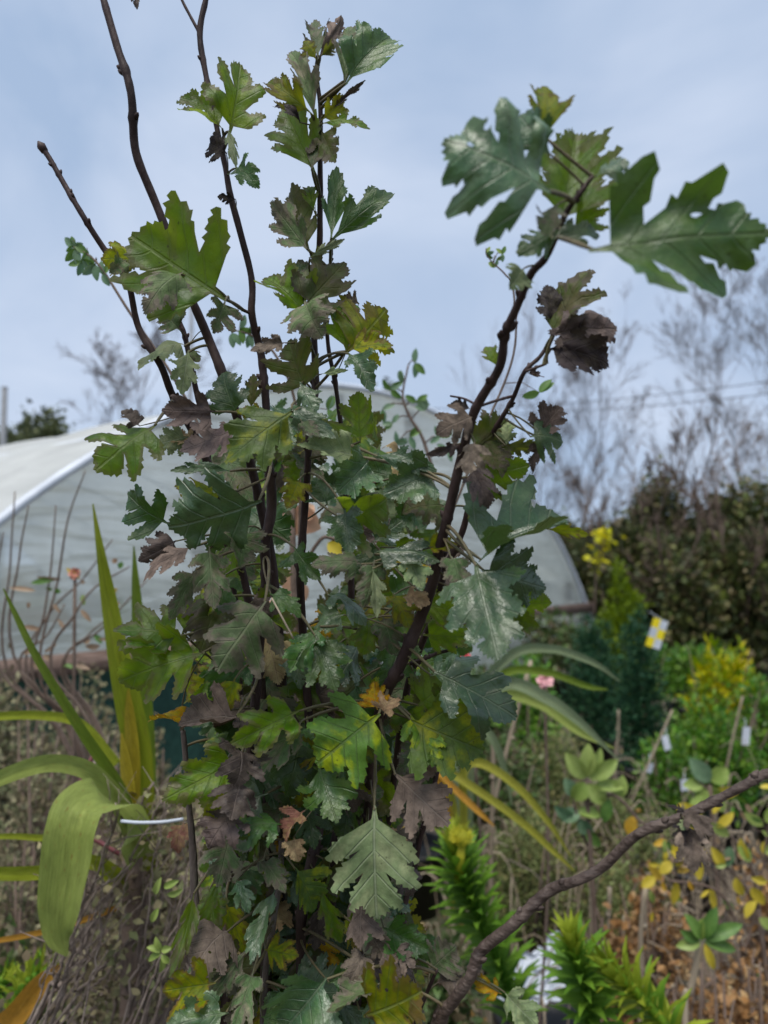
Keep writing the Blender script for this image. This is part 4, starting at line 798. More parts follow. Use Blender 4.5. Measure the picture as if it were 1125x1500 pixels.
# ------------------------------------------------------------------ twig bundle lower left
def twig_bundle():
    rr = random.Random(21); g = foot_at(20, 1.05); T = thing('twiggy_shrub', 'leaning bundle of bare grey-brown twigs with a white plastic tie', 'shrub', tuple(g))
    TB = M_noise('grey_twig', [(.3, (.10, .075, .062)), (.5, (.21, .165, .14)), (.75, (.34, .28, .24))], 60, .85, .5, 160, dist=.002)
    for i in range(95):
        d = rr.uniform(.84, 1.3); x0 = rr.uniform(40, 300); x1 = x0 + rr.uniform(40, 190); y1 = rr.uniform(1110, 1330)
        w = rr.choice((1.2, 1.5, 1.8, 2.2, 2.6, 3.4))
        pts = [P(x1, y1, d), P(x1 - (x1 - x0) * .35 + rr.gauss(0, 8), y1 + (1500 - y1) * .35, d), P(x1 - (x1 - x0) * .7 + rr.gauss(0, 8), y1 + (1500 - y1) * .7, d), P(x0, 1500, d)]
        e = pts[3] - pts[1]; q = e * (pts[3].z / max(-e.z, .05)); p4 = pts[3] + q * .5; p5 = pts[3] + q * .85; p5.z = -.02; pts += [p4, p5]
        c = crom([tuple(p) for p in pts], 6); n = len(c); c = [Vector(p) + Vector((rr.gauss(0, .0022), rr.gauss(0, .002), 0)) for p in c]
        mb = MB(); mb.tube(c, [px2m(w, d) * (.55 + .6 * k / n) for k in range(n)], 6)
        for s in range(rr.randint(2, 6)):
            k = rr.randint(1, 14); a = c[k]; e = a + Vector((rr.gauss(.01, .03), rr.gauss(0, .02), rr.uniform(.02, .07))); mb.tube([a, a.lerp(e, .5) + Vector((rr.gauss(0, .005), 0, 0)), e], [px2m(w, d) * .45, px2m(w, d) * .35, px2m(w, d) * .15], 5)
        mb.build('stem', TB, T)
    rng = np.random.default_rng(3); n = 3200; pts = []
    for i in range(n):
        y = rr.uniform(1160, 1500); x = rr.gauss(215, 60) - (y - 1300) * .18; pts.append(P(x, y, rr.uniform(.92, 1.3)))
    V, Fq = leaf_quads(rng, np.array([tuple(p) for p in pts]), rng.normal(size=(n, 3)), np.full(n, .014), .6)
    fo = put('withered_leaves', np_mesh('withered_leaves', V, Fq, M_fol('tiny_withered', [(.12, .10, .07), (.19, .165, .11), (.15, .165, .09), (.28, .25, .16)], .15, .9, .1)), T); fo['kind'] = 'stuff'
    for q in [(235, 1395, 215, 1388), (236, 1392, 252, 1388), (236, 1398, 218, 1408), (237, 1398, 250, 1410), (236, 1402, 234, 1425), (236, 1390, 228, 1372), (228, 1310, 236, 1285), (240, 1300, 262, 1290), (245, 1310, 268, 1302), (232, 1330, 222, 1350)]: oval(T, *q, 9, .83, 'l', bend=.8, fold=.7)
    mb = MB(); mb.tube(crom([tuple(P(178, 1203, .80)), tuple(P(205, 1205, .79)), tuple(P(240, 1204, .79)), tuple(P(268, 1200, .80))], 5), [px2m(2.5, .8)] * 16, 8); mb.build('tie', WHITE, T)
twig_bundle()
# thin twigs standing in front of the polytunnel end
TT = thing('thin_twigs_shrub', 'sparse shrub of thin grey twigs in front of the polytunnel end sheet', 'shrub', tuple(foot_at(60, 1.5)))
rr = random.Random(5)
for pts in ([(60, 1000, 1.5), (85, 850, 1.5), (100, 760, 1.5), (125, 690, 1.5)], [(10, 980, 1.55), (15, 830, 1.55), (22, 720, 1.55)], [(20, 960, 1.5), (28, 820, 1.5), (42, 740, 1.5)], [(40, 990, 1.6), (72, 900, 1.6), (120, 850, 1.6), (165, 790, 1.6)], [(75, 980, 1.45), (110, 900, 1.45), (140, 860, 1.45), (190, 830, 1.45)],
            [(50, 1000, 1.5), (65, 900, 1.5), (75, 830, 1.5), (82, 740, 1.5)], [(0, 980, 1.5), (-5, 850, 1.5), (5, 780, 1.5)], [(90, 985, 1.5), (150, 920, 1.5), (215, 850, 1.5)], [(95, 985, 1.5), (130, 930, 1.5), (160, 905, 1.5)], [(30, 985, 1.5), (70, 930, 1.5), (95, 885, 1.5)]):
    g = foot_at(190, pts[0][2]); c = [tuple(P(*p)) for p in pts]; c = crom([tuple(g - Vector((0, 0, .02))), tuple(P(120 + pts[0][0] * .5, 1170, pts[0][2]))] + c, 6); mb = MB(); n = len(c); mb.tube(c, [.0042 - .003 * k / n for k in range(n)], 5); mb.build('stem', STEMM, TT)
for i in range(34):
    x = rr.uniform(20, 210); y = rr.uniform(800, 975); oval(TT, x, y, x + rr.gauss(0, 16), y + rr.uniform(-6, 20), rr.uniform(5, 9), 1.5, rr.choice('gttltto'), name='leaf')
# willowy twig with small leaves behind the hawthorn, reaching the sky
def wispy(label, trunk, leaves, d, mats, seed, r=.0028, fx=430):
    rr = random.Random(seed); T = thing('wispy_twig_shrub', label, 'shrub', tuple(foot_at(fx, d)))
    c = crom([tuple(P(x, y, d)) for x, y in trunk] + [tuple(P(fx, 1250, d)), tuple(foot_at(fx, d) - Vector((0, 0, .02)))], 8); mb = MB(); n = len(c); mb.tube(c, [r * .5 + r * k / n for k in range(n)], 6); mb.build('stem', STEMM, T)
    for x, y, s in leaves:
        k = min(range(len(c)), key=lambda i: (Vector(c[i]) - P(x, y, d)).length); mb = MB(); mb.tube([Vector(c[k]), Vector(c[k]).lerp(P(x, y, d), .5) + Vector((0, 0, .006)), P(x, y, d)], [r * .5, r * .4, r * .25], 5); mb.build('twig', STEMM, T)
        for q in range(3):
            a = rr.uniform(0, 6.28); oval(T, x, y, x + math.cos(a) * s, y + math.sin(a) * s, s * .45, d, rr.choice(mats))
wispy('slender shrub with hanging small green leaves beside the polytunnel ridge, behind the hawthorn', [(598, 535), (590, 580), (600, 610), (622, 650), (632, 720), (590, 860)], [(608, 532, 22), (572, 572, 20), (590, 560, 18), (610, 590, 20), (625, 600, 18), (560, 600, 20), (645, 640, 18), (600, 640, 20), (580, 650, 18), (655, 660, 18), (575, 620, 16)], 1.15, 'gbb', 1)
wispy('thin twig with tiny pale buds against the sky below the big close leaves', [(712, 372), (722, 385), (740, 402), (752, 425), (752, 520), (705, 640), (640, 800)], [(712, 372, 12), (736, 372, 12), (722, 392, 10), (728, 380, 10), (790, 575, 26)], .8, 'bgl', 2, .0012)
wispy('twig with drooping small leaves against the sky, left of the lowest dark hawthorn tip', [(108, 362), (130, 374), (150, 395), (185, 450), (280, 600), (350, 800)], [(112, 365, 24), (128, 372, 24), (140, 388, 24), (150, 402, 20), (120, 385, 20), (108, 360, 14)], .75, 'bg', 3, .0016)
wispy('twig with blurred grey-green leaves behind the pale paired hawthorn leaves', [(345, 484), (370, 492), (400, 515), (430, 580), (440, 700)], [(340, 488, 22), (352, 482, 22), (365, 490, 20), (480, 600, 22)], .8, 'bg', 4, .0016)
# ------------------------------------------------------------------ the hawthorn
HB = P(440, 1500, .62); HB = Vector((HB.x, .62, 0))
HAW = thing('hawthorn_shrub', 'tall upright hawthorn with dark stems and lobed green and browning leaves', 'hawthorn', tuple(HB))
STEM_PTS = []     # (point) samples for attaching leaf stalks
def to_base(last, d, n=3):
    """carry a traced stem on down below the frame to the plant's foot"""
    p = P(last[0], last[1], d); foot = HB + Vector(((p.x - HB.x) * .25, (p.y - HB.y) * .3, 0))
    return [p.lerp(foot, k / n) + Vector((0, 0, 0)) for k in range(1, n + 1)]
def stem(pts, mat, seed, foot=True, buds=True, sides=10, tip=False, k=.74):
    """pts: (x, y, radius px, depth) from the tip downwards"""
    rng = random.Random(seed)
    sm = crom(pts, 9); P3 = []; rad = []
    for x, y, r, d in sm:
        P3.append(P(x, y, d)); rad.append(px2m(r * k, d))
    P3 = [p + Vector((noise.noise((p.z * 40 + seed, 0, 0)), noise.noise((p.z * 40, seed, 0)), 0)) * .0006 for p in P3]
    rad = [r * (1 + .12 * noise.noise((i * .5, seed * 3.1, 0))) for i, r in enumerate(rad)]
    vis = len(P3)
    node = [i for i in range(2, vis - 1) if rng.random() < .085]
    for i in node: rad[i] *= 1.22
    STEM_PTS.extend(P3)
    if foot:
        last = pts[-1]
        for k, q in enumerate(to_base(last, last[3])): P3.append(q); rad.append(rad[vis - 1] * (1.15 + .1 * k))
    mb = MB(); mb.tube(P3, rad, sides)
    if tip:
        a = (P3[0] - P3[1]).normalized(); mb.tube([P3[0] - a * rad[0], P3[0] + a * rad[0] * 1.2, P3[0] + a * rad[0] * 3.0], [rad[0] * 1.25, rad[0] * 1.5, rad[0] * .3], 8)
    o = mb.build('stem', mat, HAW)
    if buds:
        for k, i in enumerate(node):
            t = (P3[i - 1] - P3[i + 1]).normalized(); sd = RGT * (1 if rng.random() < .5 else -1) + FWD * rng.uniform(-.9, .5)
            sd = (sd - t * sd.dot(t)).normalized(); q = P3[i] + sd * rad[i] * .55; u = (sd + t * 1.1).normalized(); r = min(rad[i], .0032)
            b = MB(); b.tube([q, q + u * r * .6, q + u * r * 1.0, q + u * r * 1.35], [r * .6, r * .55, r * .4, r * .12], 7); b.build('bud', mat, o)
    return o
D = .53
stem([(63, 218, 6, .50), (75, 236, 5, .50), (93, 268, 5.2, .50), (125, 322, 5.5, .50), (155, 368, 6, .51), (187, 413, 6, .51), (203, 480, 6.5, .52), (236, 537, 7, .52), (253, 579, 7.5, .53), (280, 628, 8, .54), (309, 690, 8.5, .55), (340, 790, 9, .56), (368, 900, 9, .57), (385, 1040, 9, .58), (392, 1220, 9, .58), (388, 1500, 10, .58)], BARK, 1, tip=True)
stem([(146, -30, 7, .49), (152, 0, 7, .49), (172, 70, 7.5, .49), (192, 136, 8, .49), (200, 224, 8.5, .50), (237, 320, 8, .51), (280, 437, 8.5, .52), (307, 500, 9, .53), (329, 557, 10, .53), (356, 640, 9, .55), (382, 740, 9, .57), (402, 850, 9, .58), (412, 1000, 9, .59), (415, 1200, 9, .6), (400, 1500, 10, .6)], BARK, 2)
stem([(305, -30, 5, .50), (301, 0, 5.5, .50), (293, 51, 6, .50), (304, 123, 5.5, .50), (328, 235, 5.5, .50), (341, 299, 6.5, .50), (368, 405, 6.5, .51), (369, 459, 7, .51), (382, 520, 8, .52), (389, 583, 8, .52), (393, 663, 9, .52), (398, 739, 10, .53), (389, 797, 10, .53), (389, 857, 10, .54), (378, 960, 10, .55), (372, 1050, 10, .55), (352, 1200, 9, .56), (335, 1330, 10, .56), (330, 1500, 11, .56)], BARK, 3)
stem([(258, -25, 2.5, .5), (267, 0, 2.8, .50), (280, 26, 3, .50), (293, 51, 3.5, .50)], BARK, 4, foot=False, buds=False)
stem([(335, 440, 2.5, .50), (352, 452, 3, .505), (369, 460, 3.5, .51)], BARK, 5, foot=False, buds=False)
stem([(466, 82, 4.5, .50), (464, 110, 4.5, .50), (469, 160, 4.5, .50), (469, 256, 5.5, .505), (468, 352, 6, .51), (463, 430, 6, .52), (460, 495, 6.5, .52), (462, 561, 7, .52), (453, 641, 7, .52), (449, 708, 7, .53), (444, 779, 7.5, .54), (440, 850, 8, .55), (446, 960, 8, .57), (455, 1080, 9, .57), (467, 1207, 9, .56), (444, 1313, 10, .55), (440, 1447, 10, .55), (438, 1510, 11, .55)], BARK, 6)
stem([(486, 360, 3.5, .51), (484, 385, 3.5, .515), (478, 440, 3.8, .52), (480, 499, 4, .53), (491, 561, 4.5, .53), (502, 650, 5, .54), (508, 760, 6, .56), (515, 900, 7, .58), (505, 1060, 7, .6), (489, 1251, 8, .58), (467, 1349, 8, .57), (462, 1510, 9, .57)], BARK, 7)
stem([(255, 440, 4.5, .55), (262, 470, 5, .55), (271, 494, 5, .55), (284, 557, 5.5, .55), (300, 625, 5.5, .56), (309, 700, 6, .57), (330, 800, 6, .59), (350, 950, 7, .6), (345, 1200, 7, .6), (350, 1500, 8, .6)], BARK, 8)
stem([(868, 258, 5, .34), (848, 285, 5.5, .34), (829, 313, 6.5, .345), (801, 374, 7.5, .36), (777, 402, 8.5, .37), (757, 450, 8.5, .38), (740, 490, 9.5, .39), (731, 540, 9.5, .40), (694, 606, 10, .42), (672, 686, 10.5, .44), (657, 752, 11, .45), (646, 797, 11, .46), (634, 850, 12, .47), (612, 914, 13, .48), (580, 986, 13, .49), (564, 1018, 13, .50), (548, 1090, 10, .53), (540, 1170, 9, .55), (535, 1300, 9, .57), (520, 1510, 10, .57)], BARK, 9, k=.70)
stem([(806, 500, 4, .43), (790, 523, 4, .43), (768, 545, 4.5, .43), (752, 583, 4.5, .44), (734, 614, 5, .45), (717, 645, 5.5, .46), (700, 700, 6, .47), (690, 728, 6, .48), (677, 779, 6.5, .49), (650, 841, 7.5, .50), (640, 890, 7, .51), (618, 942, 7, .52), (600, 994, 7, .53), (592, 1034, 7, .54), (580, 1120, 7, .57), (560, 1300, 7, .59), (540, 1510, 8, .6)], BARK, 10)
stem([(668, 949, 3.5, .50), (655, 953, 3.5, .505), (640, 957, 3.5, .51), (618, 966, 4, .51), (600, 972, 4.5, .51)], BARK, 11, foot=False)
stem([(648, 1090, 4, .56), (644, 1114, 4.5, .56), (632, 1170, 5, .56), (618, 1220, 5, .57), (607, 1273, 5.5, .57), (591, 1335, 6, .57), (580, 1420, 6.5, .57), (575, 1510, 7, .57)], BARK, 12)
stem([(268, 1070, 5, .57), (271, 1100, 5.5, .57), (276, 1170, 5.5, .57), (282, 1233, 7, .57), (287, 1331, 8, .57), (300, 1420, 8, .57), (310, 1510, 9, .57)], BARK_G, 13)
stem([(413, 1230, 6, .54), (410, 1290, 6, .54), (402, 1340, 6, .54), (395, 1380, 8, .54), (389, 1420, 6, .54), (385, 1510, 7, .54)], BARK_G, 14)
stem([(505, 1200, 6, .60), (490, 1300, 7, .60), (480, 1400, 7, .6), (478, 1510, 8, .6)], BARK_G, 15)
stem([(556, 1200, 5, .58), (562, 1300, 6, .58), (556, 1400, 6, .58), (550, 1510, 7, .58)], BARK_G, 16)
# the bare branch that leaves the foot towards the right
br = stem([(1190, 1108, 9, .40), (1125, 1133, 10, .40), (1108, 1140, 12, .40), (1090, 1151, 10.5, .40), (1006, 1193, 10.5, .405), (936, 1221, 11, .41), (885, 1268, 11.5, .42), (850, 1288, 11, .42), (805, 1305, 12.5, .43), (754, 1352, 12.5, .43), (712, 1385, 13, .44), (697, 1408, 13.5, .44), (689, 1431, 13, .44), (665, 1465, 13, .45), (642, 1497, 14, .46), (600, 1600, 15, .5)], BARK_O, 17, sides=12, k=.66)
br.name = 'bare_branch'; br['label'] = 'thick bare branch sweeping out to the right'
stem([(602, 1510, 4, .5), (622, 1462, 4, .49), (640, 1420, 3.5, .48)], BARK, 18, foot=False, buds=False)
# two thin stalks across the upper right stems
stem([(770, 544, 3, .425), (800, 533, 2.5, .42)], BARK, 19, foot=False, buds=False)
stem([(660, 580, 2, .44), (680, 584, 2.2, .43), (696, 592, 2.5, .42)], BARK, 20, foot=False, buds=False)
stem([(700, 596, 3, .42), (730, 586, 3, .43), (752, 580, 3, .44)], BARK, 21, foot=False, buds=False)

# ---- leaves
def teeth(rng, a, b, k, h):
    """points from a (excluded) to b (included) with k forward pointing teeth outward to the left of a->b turned"""
    a = Vector(a); b = Vector(b); d = b - a; n = Vector((-d.y, d.x))
    if n.length > 0: n.normalize()
    out = []
    for i in range(k):
        f0 = (i + .72) / k; f1 = (i + 1) / k
        out.append(a + d * f0 + n * h * rng.uniform(.7, 1.3))
        out.append(a + d * f1 if i == k - 1 else a + d * (f1 - .02 / k) - n * h * .2)
    return out
def side_outline(rng, kind):
    """upper half outline from base to tip, x 0..1, y >= 0"""
    j = lambda s: rng.uniform(1 - s, 1 + s)
    if kind == 'G': lob = [(.10, .50 * j(.05), 60, .115, .66), (.32, .50 * j(.05), 43, .115, .55), (.55, .36 * j(.05), 31, .09, .45)]; term = [(.76, .11), (.85, .13), (.94, .07)]
    elif kind == 'D': lob = [(.19, .46 * j(.08), 58, .10, .66), (.37, .50 * j(.08), 45, .105, .64), (.57, .33 * j(.08), 35, .08, .52)]; term = [(.74, .075), (.83, .12), (.92, .085)]
    elif kind == 'P': lob = [(.19, .45 * j(.1), 58, .11, .54), (.37, .48 * j(.1), 44, .115, .52), (.56, .34 * j(.1), 33, .085, .42)]; term = [(.72, .10), (.82, .145), (.91, .10)]
    elif kind == 'F': lob = [(.14, .50 * j(.1), 66, .115, .58), (.35, .55 * j(.1), 43, .13, .50)]; term = [(.68, .16), (.80, .20), (.91, .13)]
    elif kind == 'O': lob = [(.17, .40 * j(.08), 68, .11, .16), (.36, .42 * j(.08), 52, .11, .15), (.54, .33 * j(.08), 40, .09, .14)]; term = [(.80, .15), (.88, .12), (.95, .06)]
    else: lob = [(.25, .34 * j(.15), 46, .08, .34), (.48, .32 * j(.15), 36, .08, .30)]; term = [(.74, .13), (.84, .12), (.93, .06)]
    pts = [(0.0, .012), (.06, .02), (.12, .032)]; prev = None
    for (t0, L, ang, hw, dep) in lob:
        a = R(ang + rng.uniform(-5, 5)); ax = Vector((math.cos(a), math.sin(a))); nb = Vector((-math.sin(a), math.cos(a))); m = Vector((t0, 0))
        if prev is not None:
            pm, pax, pL, pdep = prev; mm = (pm + m) / 2; am = (pax + ax).normalized()
            pts.append(tuple(mm + am * (pL + L) / 2 * (1 - pdep) * .95))
        b0 = m + ax * L * .50 + nb * hw * .80; b1 = m + ax * L * .82 + nb * hw * .72; tip = m + ax * L * 1.10 - nb * hw * .10
        a1 = m + ax * L * .90 - nb * hw * .62; a0 = m + ax * L * .64 - nb * hw * .72
        pts.append(tuple(b0))
        for p, q, k in ((b0, b1, 2), (b1, tip, 2 if kind != 'G' else 1), (tip, a1, 2 if kind != 'G' else 1), (a1, a0, 2 if kind not in 'SG' else 1)):
            pts += [tuple(x) for x in teeth(rng, p, q, k, .026 if kind != 'G' else .03)]
        prev = (m, ax, L, dep)
    pm, pax, pL, pdep = prev
    pts.append(tuple(pm + Vector((.13, 0)) + (pax + Vector((.5, 0))).normalized() * pL * (1 - pdep) * .5))
    t0 = Vector(term[0]); pts.append(tuple(t0)); last = t0
    for q in term[1:] + [(1.0, 0.0)]:
        pts += [tuple(x) for x in teeth(rng, last, q, 2 if kind != 'S' else 1, .024)]; last = Vector(q)
    pts[-1] = (1.0, 0.0)
    return [(x, max(y, .008)) if 0 < x < .99 else (x, y) for x, y in pts]
def flat_leaf(rng, kind, holes):
    up = side_outline(rng, kind); lo = side_outline(rng, kind)
    out = up + [(x, -y) for x, y in reversed(lo[:-1])]
    ymax = max(abs(y) for x, y in out); out = [(x, y / ymax * .5) for x, y in out]
    hs = []
    for k in range(holes): hs.append((rng.uniform(.4, .8), rng.uniform(-.22, .22), rng.uniform(.02, .045), rng.uniform(.012, .03)))
    vs = [Vector(p) for p in out]; n = len(vs); ed = [(i, (i + 1) % n) for i in range(n)]
    st = .075
    for i in range(1, int(1 / st)):
        vs.append(Vector((i * st, 0)))
        for jx in range(1, 8):
            for s in (-1, 1):
                vs.append(Vector((i * st + (st / 2 if jx % 2 else 0), s * jx * st * .9)))
    for hx, hy, ha, hb in hs:
        for q in range(8): vs.append(Vector((hx + ha * math.cos(q * math.pi / 4), hy + hb * math.sin(q * math.pi / 4))))
    r = delaunay_2d_cdt(vs, ed, [], 1, 1e-5)
    V2, Fc = r[0], r[2]; keep = []
    for f in Fc:
        c = sum((V2[i] for i in f), Vector((0, 0))) / len(f)
        if any(((c.x - a) / e) ** 2 + ((c.y - b) / g) ** 2 < .8 for a, b, e, g in hs): continue
        keep.append(tuple(f))
    used = sorted({i for f in keep for i in f}); mp_ = {a: b for b, a in enumerate(used)}
    V2 = [V2[i] for i in used]; keep = [tuple(mp_[i] for i in f) for f in keep]
    bd = np.array([(p[0], p[1]) for p in out])
    rim = [1 - min(1.0, float(np.min(np.hypot(bd[:, 0] - v.x, bd[:, 1] - v.y))) / .13) for v in V2]
    return V2, keep, rim
LEAF_N = [0]
def leaf(bx, by, tx, ty, wpx, kind, col, d, seed=None, dd=None, roll=None, fold=None, bend=None, crum=None, holes=0, stalk=True, lat=None, mass=None):
    LEAF_N[0] += 1; nf = None
    rng = random.Random(seed if seed is not None else LEAF_N[0] * 7 + 3)
    lp = math.hypot(tx - bx, ty - by); m = px2m(1, d)
    if dd is None: dd = -.45 * (ty - by) / max(lp, 1) + rng.uniform(-.3, .3)
    dry = col in ('br', 'gb', 'bk', 'ta', 'rb')
    roll = R(rng.uniform(-30, 30) if roll is None else roll)
    fold = (rng.uniform(.05, .6) if fold is None else fold); bend = (rng.uniform(.0, 1.4) if bend is None else bend)
    crum = ((.26 if dry else .13) if crum is None else crum)
    if dry: bend *= 1.6
    lat = rng.uniform(-1.5, 1.2) if lat is None else lat
    base = P(bx, by, d); tipp = P(tx, ty, d + dd * lp * m)
    V2, Fc, rim = flat_leaf(rng, kind, holes)
    ratio = wpx / lp / max(.6, math.cos(roll)) * 1.05 / math.sqrt(1 + dd * dd) * 1.06
    co = []; tw = rng.uniform(-.7, .7)
    sx, sy, sz = rng.uniform(0, 50), rng.uniform(0, 50), rng.uniform(0, 50)
    for v in V2:
        x, yv = v.x, v.y; y = yv * ratio; ay = abs(y)
        s = x - abs(yv) * .84
        z = fold * ay + lat * y * ay * 0 + lat * y * y - .026 * abs(math.sin(math.pi * s / .19)) * min(1, ay * 12)
        z += crum * (noise.noise((x * 2.6 + sx, yv * 2.6 + sy, sz)) + .5 * noise.noise((x * 6 + sx, yv * 6 + sy, sz + 9))) * (.25 + ay * 1.4)
        z += .26 * noise.noise((x * 1.7 + sy, yv * 2.4 + sz, sx)) * min(1, ay * 5)
        yy = y * math.cos(min(1.1, fold * .6)) if fold > 0 else y
        ct, st_ = math.cos(tw * (x - .4)), math.sin(tw * (x - .4)); yy, z = yy * ct - z * st_, yy * st_ + z * ct
        k = bend if abs(bend) > 1e-3 else 1e-3
        xx = math.sin(k * x) / k - z * -math.sin(k * x) * .6; zz = -(1 - math.cos(k * x)) / k + z * math.cos(k * x)
        co.append(Vector((xx, yy, zz)))
    tipl = Vector((math.sin(bend or 1e-3) / (bend or 1e-3), 0, -(1 - math.cos(bend or 1e-3)) / (bend or 1e-3)))
    ch = tipl.normalized(); zl = Vector((-ch.z, 0, ch.x)); yl = Vector((0, 1, 0))
    cw = tipp - base; ln = cw.length; cw.normalize(); sc = ln / tipl.length
    toc = (EYE - (base + tipp) / 2).normalized(); toc = toc + Vector((0, 0, rng.uniform(-.1, .75))); nz = (toc - cw * toc.dot(cw)).normalized()
    nz = Matrix.Rotation(roll, 3, cw) @ nz; ny = nz.cross(cw)
    W = [base + cw * (c.dot(ch) * sc) + ny * (c.y * sc) + nz * (c.dot(zl) * sc) for c in co]
    verts = [tuple(p - base) for p in W]; faces = list(Fc); uvs = [(v.x, v.y + .5) for v in V2]; rims = list(rim)
    if stalk and STEM_PTS:
        q = min(STEM_PTS, key=lambda p: (p - base).length + 1.4 * max(0.0, (p - base).dot(cw)))
        if (q - base).length > .001:
            mid = (q + base) / 2 - cw * (q - base).length * .12 + Vector((0, 0, .08)) * (q - base).length
            dirn = (W[0] - base); pts = []
            for i in range(7):
                t = i / 6; pts.append((q * (1 - t) ** 2 + mid * 2 * t * (1 - t) + (base + cw * ln * .04) * t * t) - base)
            tb = MB(); rr = min(.0011, .028 * ln); tb.tube(pts, [rr * 1.25] + [rr] * 5 + [rr * .6], 5, cap=False)
            nf = len(faces); b0 = len(verts); verts += tb.v; faces += [tuple(i + b0 for i in f) for f in tb.f]; uvs += [(.05, .5)] * len(tb.v); rims += [0] * len(tb.v)
    me = bpy.data.meshes.new('leaf'); me.from_pydata(verts, [], faces); me.materials.append(LM[col])
    if nf is not None: me.materials.append(STALK); me.polygons.foreach_set('material_index', [0] * nf + [1] * (len(faces) - nf))
    ul = me.uv_layers.new(name='UVMap'); li = np.empty(len(me.loops), np.int32); me.loops.foreach_get('vertex_index', li)
    ul.data.foreach_set('uv', np.array(uvs, np.float32)[li].ravel())
    at = me.attributes.new('rim', 'FLOAT', 'POINT'); at.data.foreach_set('value', np.array(rims, np.float32))
    me.polygons.foreach_set('use_smooth', [True] * len(me.polygons)); me.update()
    if mass is not None: mass.append((W, V2, Fc, rim, col)); bpy.data.meshes.remove(me); return None
    return put('leaf', me, HAW, loc=base)
